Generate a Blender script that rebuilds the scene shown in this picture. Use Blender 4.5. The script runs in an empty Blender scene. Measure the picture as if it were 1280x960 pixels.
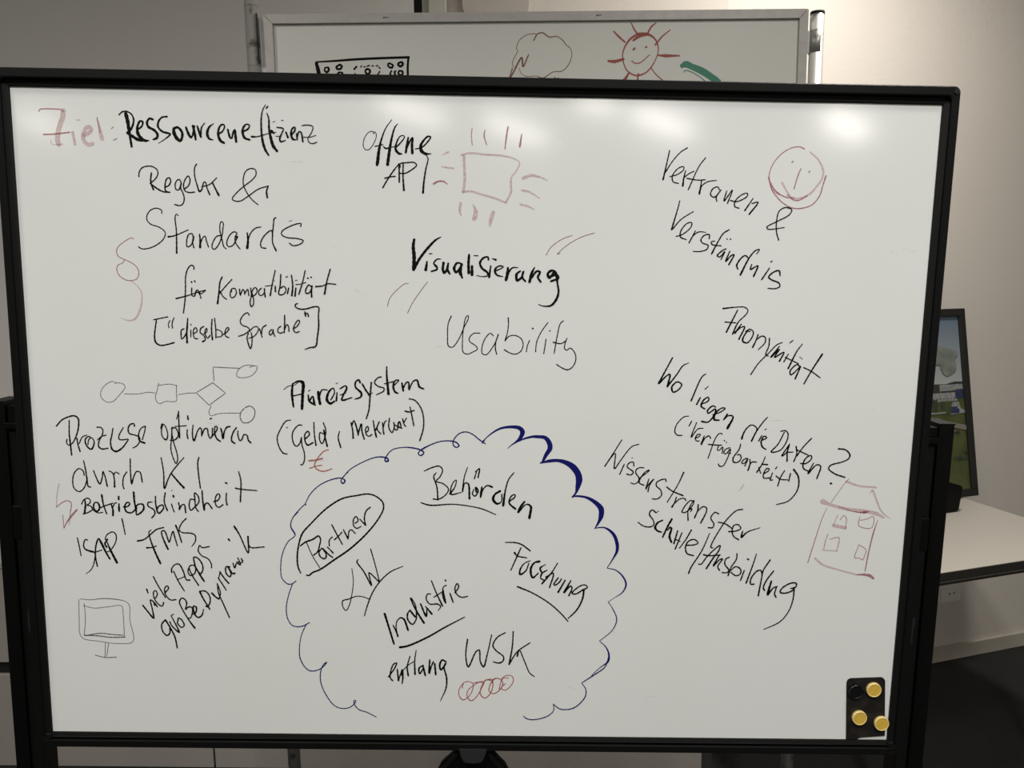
import bpy, bmesh, math, random
from mathutils import Vector, Matrix

scene = bpy.context.scene
COL = scene.collection

# ------------------------------------------------------------ camera
CAM_POS = Vector((0.03653, -1.03128, 1.53504))
CAM_AXES = ((0.999873, -0.0140782, 0.0074712),      # columns: right, down, forward
            (-0.0093775, -0.1406188, 0.9900194),
            (-0.0128871, -0.9899637, -0.140733))
camd = bpy.data.cameras.new('camera')
camd.sensor_fit = 'HORIZONTAL'
camd.sensor_width = 36.0
camd.lens = 961.0 / 1280.0 * 36.0
camd.clip_start = 0.02
camo = bpy.data.objects.new('camera', camd)
COL.objects.link(camo)
m = Matrix.Identity(4)
for r in range(3):
    m[r][0] = CAM_AXES[r][0]
    m[r][1] = -CAM_AXES[r][1]
    m[r][2] = -CAM_AXES[r][2]
    m[r][3] = CAM_POS[r]
camo.matrix_world = m
scene.camera = camo

# ------------------------------------------------------------ world, exposure
world = bpy.data.worlds.new('world')
scene.world = world
world.use_nodes = True
world.node_tree.nodes['Background'].inputs[0].default_value = (1.0, 0.96, 0.9, 1)
world.node_tree.nodes['Background'].inputs[1].default_value = 0.02
scene.view_settings.view_transform = 'Standard'
scene.view_settings.look = 'None'
scene.view_settings.exposure = 0.0
scene.view_settings.gamma = 1.0
scene.view_settings.use_curve_mapping = False


def area_lamp(name, loc, size, power, color=(1, 0.93, 0.84), shape='DISK', rot=(0, 0, 0), spread=math.pi, size_y=None):
    d = bpy.data.lights.new(name, 'AREA')
    d.shape = shape
    d.size = size
    if size_y:
        d.size_y = size_y
    d.energy = power
    d.color = color
    d.spread = spread
    o = bpy.data.objects.new(name, d)
    COL.objects.link(o)
    o.location = loc
    o.rotation_euler = rot
    return o


# slim slanting ceiling fittings well behind the photographer (mirrored softly in the board)
for lx, ly, ln, pw, an in ((-3.72, -5.48, 0.6, 8, -102), (-0.65, -5.20, 0.8, 15, -58), (0.18, -5.96, 1.1, 22, -60),
                           (1.43, -5.74, 1.1, 26, -53), (3.07, -5.93, 1.2, 30, -52), (0.75, -4.98, 0.4, 9, -40)):
    area_lamp('ceiling_lamp', (lx, ly, 2.88), ln, pw, color=(1, 0.95, 0.87), shape='RECTANGLE', size_y=0.16, rot=(0, 0, math.radians(an)))
# pair of ceiling lamps in front of the board
for lx, ly, pw in ((-0.70, -1.45, 25.0), (0.80, -1.45, 28.5)):
    area_lamp('unseen_overhead_light', (lx, ly, 2.88), 0.3, pw, color=(1.0, 0.985, 0.96), spread=math.radians(150))
# two added fills brighten the rear wall and board, then the wall washer at the right
area_lamp('unseen_overhead_light', (-1.45, -0.4, 2.88), 0.3, 15, color=(1.0, 0.96, 0.90))
area_lamp('unseen_overhead_light', (0.95, -0.45, 2.88), 0.3, 9, color=(1.0, 0.96, 0.90))
area_lamp('wall_washer', (1.15, 0.86, 2.86), 0.22, 28, color=(1, 0.94, 0.88))

# ------------------------------------------------------------ helpers


def mat(name, base, rough=0.5, metal=0.0, spec=0.5, noise=None, bump=None, alpha=None, coat=0.0):
    """principled material; noise=(scale, second colour, low, high); bump=(scale, strength, distance)"""
    mt = bpy.data.materials.new(name)
    mt.use_nodes = True
    nt = mt.node_tree
    b = nt.nodes['Principled BSDF']
    b.inputs['Base Color'].default_value = (*base, 1)
    b.inputs['Roughness'].default_value = rough
    b.inputs['Metallic'].default_value = metal
    b.inputs['Specular IOR Level'].default_value = spec
    b.inputs['Coat Weight'].default_value = coat
    tc = nt.nodes.new('ShaderNodeTexCoord')
    if noise:
        n = nt.nodes.new('ShaderNodeTexNoise')
        n.inputs['Scale'].default_value = noise[0]
        n.inputs['Detail'].default_value = 4
        nt.links.new(tc.outputs['Object'], n.inputs['Vector'])
        r = nt.nodes.new('ShaderNodeValToRGB')
        r.color_ramp.elements[0].position = noise[2]
        r.color_ramp.elements[1].position = noise[3]
        r.color_ramp.elements[0].color = (*base, 1)
        r.color_ramp.elements[1].color = (*noise[1], 1)
        nt.links.new(n.outputs['Fac'], r.inputs['Fac'])
        nt.links.new(r.outputs['Color'], b.inputs['Base Color'])
    if bump:
        n = nt.nodes.new('ShaderNodeTexNoise')
        n.inputs['Scale'].default_value = bump[0]
        n.inputs['Detail'].default_value = 3
        nt.links.new(tc.outputs['Object'], n.inputs['Vector'])
        bp = nt.nodes.new('ShaderNodeBump')
        bp.inputs['Strength'].default_value = bump[1]
        bp.inputs['Distance'].default_value = bump[2]
        nt.links.new(n.outputs['Fac'], bp.inputs['Height'])
        nt.links.new(bp.outputs['Normal'], b.inputs['Normal'])
    if alpha:
        n = nt.nodes.new('ShaderNodeTexNoise')
        n.inputs['Scale'].default_value = alpha[0]
        n.inputs['Detail'].default_value = 2
        nt.links.new(tc.outputs['Object'], n.inputs['Vector'])
        mr = nt.nodes.new('ShaderNodeMapRange')
        mr.inputs['From Min'].default_value = 0.35
        mr.inputs['From Max'].default_value = 0.65
        mr.inputs['To Min'].default_value = alpha[1]
        mr.inputs['To Max'].default_value = alpha[2]
        nt.links.new(n.outputs['Fac'], mr.inputs['Value'])
        nt.links.new(mr.outputs['Result'], b.inputs['Alpha'])
    return mt


M = {}
M['enamel'] = mat('white_enamel', (0.785, 0.80, 0.78), rough=0.115, noise=(2.2, (0.75, 0.765, 0.735), 0.3, 0.75))
M['back_enamel'] = mat('old_white_enamel', (0.74, 0.735, 0.68), rough=0.42, noise=(3, (0.69, 0.69, 0.64), 0.3, 0.75))
M['black_plastic'] = mat('black_plastic', (0.004, 0.004, 0.004), rough=0.55, spec=0.14, bump=(900, 0.1, 0.0004))
M['black_bezel'] = mat('black_bezel', (0.005, 0.005, 0.005), rough=0.5, spec=0.2, bump=(900, 0.1, 0.0004))
M['black_metal'] = mat('black_powder_coat', (0.002, 0.002, 0.002), rough=0.5, spec=0.15, bump=(1200, 0.15, 0.0004))
M['dark_tube'] = mat('charcoal_tube', (0.006, 0.006, 0.006), rough=0.45, spec=0.2)
M['rubber'] = mat('black_rubber', (0.006, 0.006, 0.006), rough=0.8)
M['alu'] = mat('brushed_aluminium', (0.47, 0.455, 0.425), rough=0.5, metal=0.25, noise=(40, (0.40, 0.39, 0.37), 0.45, 0.8))
M['steel'] = mat('worn_steel_tube', (0.46, 0.46, 0.43), rough=0.4, metal=0.5, noise=(34, (0.13, 0.12, 0.10), 0.58, 0.72))
M['wall'] = mat('cream_woodchip_wall', (0.66, 0.62, 0.56), rough=0.9, bump=(150, 0.35, 0.002))
M['wall_grey'] = mat('grey_painted_wall', (0.68, 0.665, 0.635), rough=0.9, bump=(150, 0.2, 0.001))
M['ceiling'] = mat('white_ceiling', (0.75, 0.74, 0.72), rough=0.95)
M['carpet'] = mat('dark_grey_carpet', (0.013, 0.013, 0.012), rough=0.95, noise=(300, (0.020, 0.020, 0.018), 0.4, 0.6), bump=(500, 0.6, 0.003))
M['base'] = mat('beige_skirting', (0.50, 0.47, 0.40), rough=0.6)
M['cabinet'] = mat('greige_laminate', (0.42, 0.39, 0.355), rough=0.55, noise=(120, (0.40, 0.37, 0.335), 0.3, 0.7))
M['gap'] = mat('dark_gap', (0.01, 0.01, 0.01), rough=0.8)
M['laminate'] = mat('light_grey_laminate', (0.46, 0.435, 0.385), rough=0.42, noise=(200, (0.47, 0.445, 0.395), 0.3, 0.7))
M['edge'] = mat('dark_brown_edge', (0.028, 0.026, 0.021), rough=0.5)
M['leg'] = mat('dark_grey_leg', (0.05, 0.05, 0.048), rough=0.4)
M['casing'] = mat('pale_door_casing', (0.52, 0.52, 0.46), rough=0.6)
M['panel'] = mat('taupe_panel', (0.50, 0.46, 0.42), rough=0.8)
M['socket'] = mat('socket_plastic', (0.85, 0.83, 0.77), rough=0.5)
M['yellow'] = mat('yellow_plastic', (0.66, 0.43, 0.065), rough=0.5, noise=(190, (0.52, 0.32, 0.045), 0.5, 0.75), spec=0.3)
M['yellow_rim'] = mat('pale_yellow_rim', (0.80, 0.60, 0.24), rough=0.45)
M['magnet_black'] = mat('black_magnet', (0.003, 0.003, 0.004), rough=0.35)
M['pad'] = mat('dark_brown_pad', (0.012, 0.010, 0.009), rough=0.6, spec=0.2, noise=(70, (0.026, 0.022, 0.019), 0.45, 0.7))
M['pic_frame'] = mat('black_picture_frame', (0.012, 0.012, 0.010), rough=0.5)
INK = {
    'black': mat('ink_black', (0.003, 0.003, 0.0035), rough=0.6, spec=0.1),
    'red': mat('ink_red_faded', (0.34, 0.075, 0.09), rough=0.6, alpha=(900, 0.35, 0.95)),
    'red_pale': mat('ink_red_wiped', (0.50, 0.165, 0.18), rough=0.6, alpha=(1300, 0.06, 0.56)),
    'darkred': mat('ink_dark_red', (0.22, 0.05, 0.045), rough=0.6, alpha=(900, 0.5, 0.95)),
    'red2': mat('ink_red', (0.40, 0.07, 0.05), rough=0.6, alpha=(900, 0.6, 1.0)),
    'orange': mat('ink_orange_red', (0.42, 0.13, 0.09), rough=0.6, alpha=(900, 0.6, 1.0)),
    'blue': mat('ink_blue', (0.004, 0.006, 0.12), rough=0.5, spec=0.2),
    'gray': mat('ink_thin_grey', (0.075, 0.075, 0.09), rough=0.6, alpha=(700, 0.5, 0.95)),
    'green': mat('ink_green', (0.016, 0.20, 0.12), rough=0.45),
    'smudge': mat('ink_smudge', (0.35, 0.35, 0.34), rough=0.6, alpha=(250, 0.0, 0.45)),
}


def link(name, me, m_, parent=None):
    o = bpy.data.objects.new(name, me)
    for x in (m_ if isinstance(m_, (list, tuple)) else [m_]):
        me.materials.append(x)
    COL.objects.link(o)
    if parent:
        o.parent = parent
    return o


def from_bm(name, bm, m_, parent=None, smooth=False):
    me = bpy.data.meshes.new(name)
    bmesh.ops.recalc_face_normals(bm, faces=bm.faces)
    if smooth:
        for f in bm.faces:
            f.smooth = True
    bm.to_mesh(me)
    bm.free()
    o = link(name, me, m_, parent)
    return o


def bm_box(bm, x0, x1, y0, y1, z0, z1, bev=0.0, mi=0, mtx=None):
    r = bmesh.ops.create_cube(bm, size=1.0)
    for v in r['verts']:
        v.co = Vector(((x0 + x1) / 2 + v.co.x * (x1 - x0), (y0 + y1) / 2 + v.co.y * (y1 - y0), (z0 + z1) / 2 + v.co.z * (z1 - z0)))
    fs = {f for v in r['verts'] for f in v.link_faces}
    for f in fs:
        f.material_index = mi
    vs = list(r['verts'])
    if bev > 0:
        es = list({e for f in fs for e in f.edges})
        out = bmesh.ops.bevel(bm, geom=es, offset=bev, segments=2, affect='EDGES', profile=0.5)
        vs = list({v for f in out['faces'] for v in f.verts} | {v for v in vs if v.is_valid})
    if mtx is not None:
        bmesh.ops.transform(bm, matrix=mtx, verts=vs)
    return vs


def box(name, x0, x1, y0, y1, z0, z1, m_, parent=None, bev=0.0):
    bm = bmesh.new()
    bm_box(bm, x0, x1, y0, y1, z0, z1, bev)
    return from_bm(name, bm, m_, parent)


def bm_tube(bm, p0, p1, r, seg=20, r2=None, mi=0):
    p0, p1 = Vector(p0), Vector(p1)
    d = p1 - p0
    res = bmesh.ops.create_cone(bm, cap_ends=True, segments=seg, radius1=r, radius2=r if r2 is None else r2, depth=d.length)
    q = d.to_track_quat('Z', 'Y').to_matrix().to_4x4()
    q.translation = (p0 + p1) / 2
    bmesh.ops.transform(bm, matrix=q, verts=res['verts'])
    for f in {f for v in res['verts'] for f in v.link_faces}:
        f.material_index = mi
        f.smooth = len(f.verts) == 4


def tube(name, p0, p1, r, m_, parent=None, seg=24, r2=None):
    bm = bmesh.new()
    bm_tube(bm, p0, p1, r, seg, r2)
    return from_bm(name, bm, m_, parent)


def thing(name, label, cat, loc=(0, 0, 0), group=None):
    o = bpy.data.objects.new(name, None)
    o.empty_display_size = 0.1
    COL.objects.link(o)
    o.location = loc
    o['label'] = label
    o['category'] = cat
    if group:
        o['group'] = group
    return o


def tag(o, label, cat=None, group=None):
    o['label'] = label
    if cat:
        o['category'] = cat
    if group:
        o['group'] = group
    return o


def struct(o):
    o['kind'] = 'structure'
    return o


# ------------------------------------------------------------ room shell
H = 2.9
YB = 1.53                       # back wall plane
AW = Vector((1.7065, 1.8067, 0))          # point on the angled right-hand wall
YAW = math.radians(16.2)
U = Vector((math.cos(YAW), math.sin(YAW), 0))
N = Vector((-math.sin(YAW), math.cos(YAW), 0))


def wuv(u, v, z):
    p = AW + U * u + N * v
    return Vector((p.x, p.y, z))


WALLM = Matrix((( U.x, N.x, 0, AW.x), (U.y, N.y, 0, AW.y), (0, 0, 1, 0), (0, 0, 0, 1)))


def wbox(name, u0, u1, v0, v1, z0, z1, m_, parent=None, bev=0.0):
    """box aligned with the angled wall, mesh in world coordinates"""
    bm = bmesh.new()
    bm_box(bm, u0, u1, v0, v1, z0, z1, bev)
    bmesh.ops.transform(bm, matrix=WALLM, verts=bm.verts)
    return from_bm(name, bm, m_, parent)


u_c = -(AW.y - YB) / U.y                  # where the angled wall meets the straight one
xc = AW.x + U.x * u_c
struct(box('floor', -5.2, 5.0, -8.0, 3.6, -0.1, 0.0, M['carpet']))
struct(box('ceiling', -5.2, 5.0, -8.0, 3.6, H, H + 0.1, M['ceiling']))
struct(box('wall_front', -5.2, 5.0, -8.1, -8.0, 0, H, M['wall_grey']))
struct(box('wall_left', -5.3, -5.2, -8.0, YB, 0, H, M['wall_grey']))
struct(wbox('wall_right', u_c, 3.4, 0.0, 0.12, 0, H, M['wall']))
struct(box('wall_east', 4.9, 5.0, -8.0, 3.0, 0, H, M['wall_grey']))
struct(box('wall_back', -0.135, xc, YB, YB + 0.12, 0, H, M['wall']))
struct(box('wall_back_left', -5.2, -0.239, YB, YB + 0.12, 0, H, M['wall_grey']))
# door gap between the two back walls: black shadow gap, then a stepped pale casing
struct(box('trim_1', -0.240, -0.213, YB + 0.03, YB + 0.12, 0, H, M['gap']))
bm = bmesh.new()
bm_box(bm, -0.213, -0.192, YB + 0.018, YB + 0.12, 0, H)
bm_box(bm, -0.192, -0.134, YB - 0.012, YB + 0.12, 0, H, 0.004)
struct(from_bm('trim_2', bm, M['casing']))
struct(wbox('baseboard_right', u_c, 3.4, -0.012, 0.0, 0, 0.060, M['base'], bev=0.002))

# rounded taupe panel hung high on the back wall, just above the second whiteboard
pb = bmesh.new()
vs = []
x0, x1, z0, z1, rr = -0.084, 0.124, 2.285, 2.85, 0.09
prof = []
for cx_, cz_, a0 in ((x1 - rr, z1 - rr, 0), (x0 + rr, z1 - rr, 90), (x0 + rr, z0 + rr, 180), (x1 - rr, z0 + rr, 270)):
    for k in range(9):
        a = math.radians(a0 + k * 90 / 8)
        prof.append((cx_ + rr * math.cos(a), cz_ + rr * math.sin(a)))
fr = [pb.verts.new((x, YB - 0.030, z)) for x, z in prof]
bk = [pb.verts.new((x, YB - 0.001, z)) for x, z in prof]
pb.faces.new(fr)
pb.faces.new(bk[::-1])
for k in range(len(prof)):
    j = (k + 1) % len(prof)
    pb.faces.new((fr[k], bk[k], bk[j], fr[j]))
tag(from_bm('wall_panel', pb, M['panel']), 'taupe panel with rounded corners high on the wall above the rear whiteboard', 'panel')

# ------------------------------------------------------------ ribbons of marker ink


def catmull(pts, step):
    """centripetal-ish Catmull-Rom through (x, z, w) points"""
    if len(pts) < 3:
        out = []
        a, b = pts[0], pts[-1]
        n = max(1, int(math.dist(a[:2], b[:2]) / step))
        for i in range(n + 1):
            t = i / n
            out.append(tuple(a[k] + (b[k] - a[k]) * t for k in range(3)))
        return out
    P = [tuple(2 * pts[0][k] - pts[1][k] for k in range(3))] + list(pts) + [tuple(2 * pts[-1][k] - pts[-2][k] for k in range(3))]
    out = []
    for i in range(1, len(P) - 2):
        p0, p1, p2, p3 = P[i - 1], P[i], P[i + 1], P[i + 2]
        d1 = max(1e-6, math.dist(p0[:2], p1[:2])) ** 0.5
        d2 = max(1e-6, math.dist(p1[:2], p2[:2])) ** 0.5
        d3 = max(1e-6, math.dist(p2[:2], p3[:2])) ** 0.5
        n = max(2, int(math.dist(p1[:2], p2[:2]) / step))
        m1, m2 = [], []
        for k in range(2):
            m1.append(d2 * ((p1[k] - p0[k]) / d1 - (p2[k] - p0[k]) / (d1 + d2) + (p2[k] - p1[k]) / d2))
            m2.append(d2 * ((p2[k] - p1[k]) / d2 - (p3[k] - p1[k]) / (d2 + d3) + (p3[k] - p2[k]) / d3))
        for j in range(n):
            t = j / n
            h00, h10, h01, h11 = 2 * t**3 - 3 * t**2 + 1, t**3 - 2 * t**2 + t, -2 * t**3 + 3 * t**2, t**3 - t**2
            q = [h00 * p1[k] + h10 * m1[k] + h01 * p2[k] + h11 * m2[k] for k in range(2)]
            out.append((q[0], q[1], p1[2] + (p2[2] - p1[2]) * t))
    out.append(tuple(pts[-1]))
    return out


def ink_mesh(strokes, zbase, ytop, y0):
    """strokes: text lines of x z w triples in tenths of a millimetre -> flat ribbons lying on the board"""
    V, Fc, MI = [], [], []
    layer = 0
    for ln in strokes.split('\n'):
        kind = ln[0]
        v = list(map(int, ln[1:].split()))
        pts = [(v[i] / 1e4 - 0.6, ytop - v[i + 1] / 1e4, v[i + 2] / 1e4) for i in range(0, len(v), 3)]
        if kind == 'L' :
            sm = []
            for a, b in zip(pts[:-1], pts[1:]):
                n = max(1, int(math.dist(a[:2], b[:2]) / 0.004))
                sm += [tuple(a[k] + (b[k] - a[k]) * t / n for k in range(3)) for t in range(n)]
            sm.append(pts[-1])
        else:
            sm = catmull(pts, 0.0016)
        cl = [sm[0]]
        for q in sm[1:]:
            if math.dist(q[:2], cl[-1][:2]) > 2e-4:
                cl.append(q)
        if len(cl) < 2:
            q = cl[0]
            cl.append((q[0] + 0.0005, q[1], q[2]))
        y = y0 - 0.00010 - 0.000012 * layer
        layer += 1
        mi = 1 if kind == 'P' else 0
        n = len(cl)
        base = len(V)
        rows = []
        # round start cap, body, round end cap
        for i in range(n):
            a = cl[max(0, i - 1)]
            b = cl[min(n - 1, i + 1)]
            dx, dz = b[0] - a[0], b[1] - a[1]
            L = math.hypot(dx, dz) or 1
            tx, tz = dx / L, dz / L
            x, z, w = cl[i]
            if kind == 'S':
                w *= 1 + 0.10 * math.sin(i * 1.7 + layer * 2.3)
            h = w / 2
            if i == 0:
                rows.append((x - tx * h * 0.9, z - tz * h * 0.9, -tz, tx, h * 0.4))
                rows.append((x - tx * h * 0.5, z - tz * h * 0.5, -tz, tx, h * 0.85))
            rows.append((x, z, -tz, tx, h))
            if i == n - 1:
                rows.append((x + tx * h * 0.5, z + tz * h * 0.5, -tz, tx, h * 0.85))
                rows.append((x + tx * h * 0.9, z + tz * h * 0.9, -tz, tx, h * 0.4))
        for x, z, nx, nz, h in rows:
            V.append((x + nx * h, y, z + nz * h))
            V.append((x - nx * h, y, z - nz * h))
        for i in range(len(rows) - 1):
            k = base + 2 * i
            Fc.append((k, k + 2, k + 3, k + 1))
            MI.append(mi)
    me = bpy.data.meshes.new('ink')
    me.from_pydata(V, [], Fc)
    me.polygons.foreach_set('material_index', MI)
    return me


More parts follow.
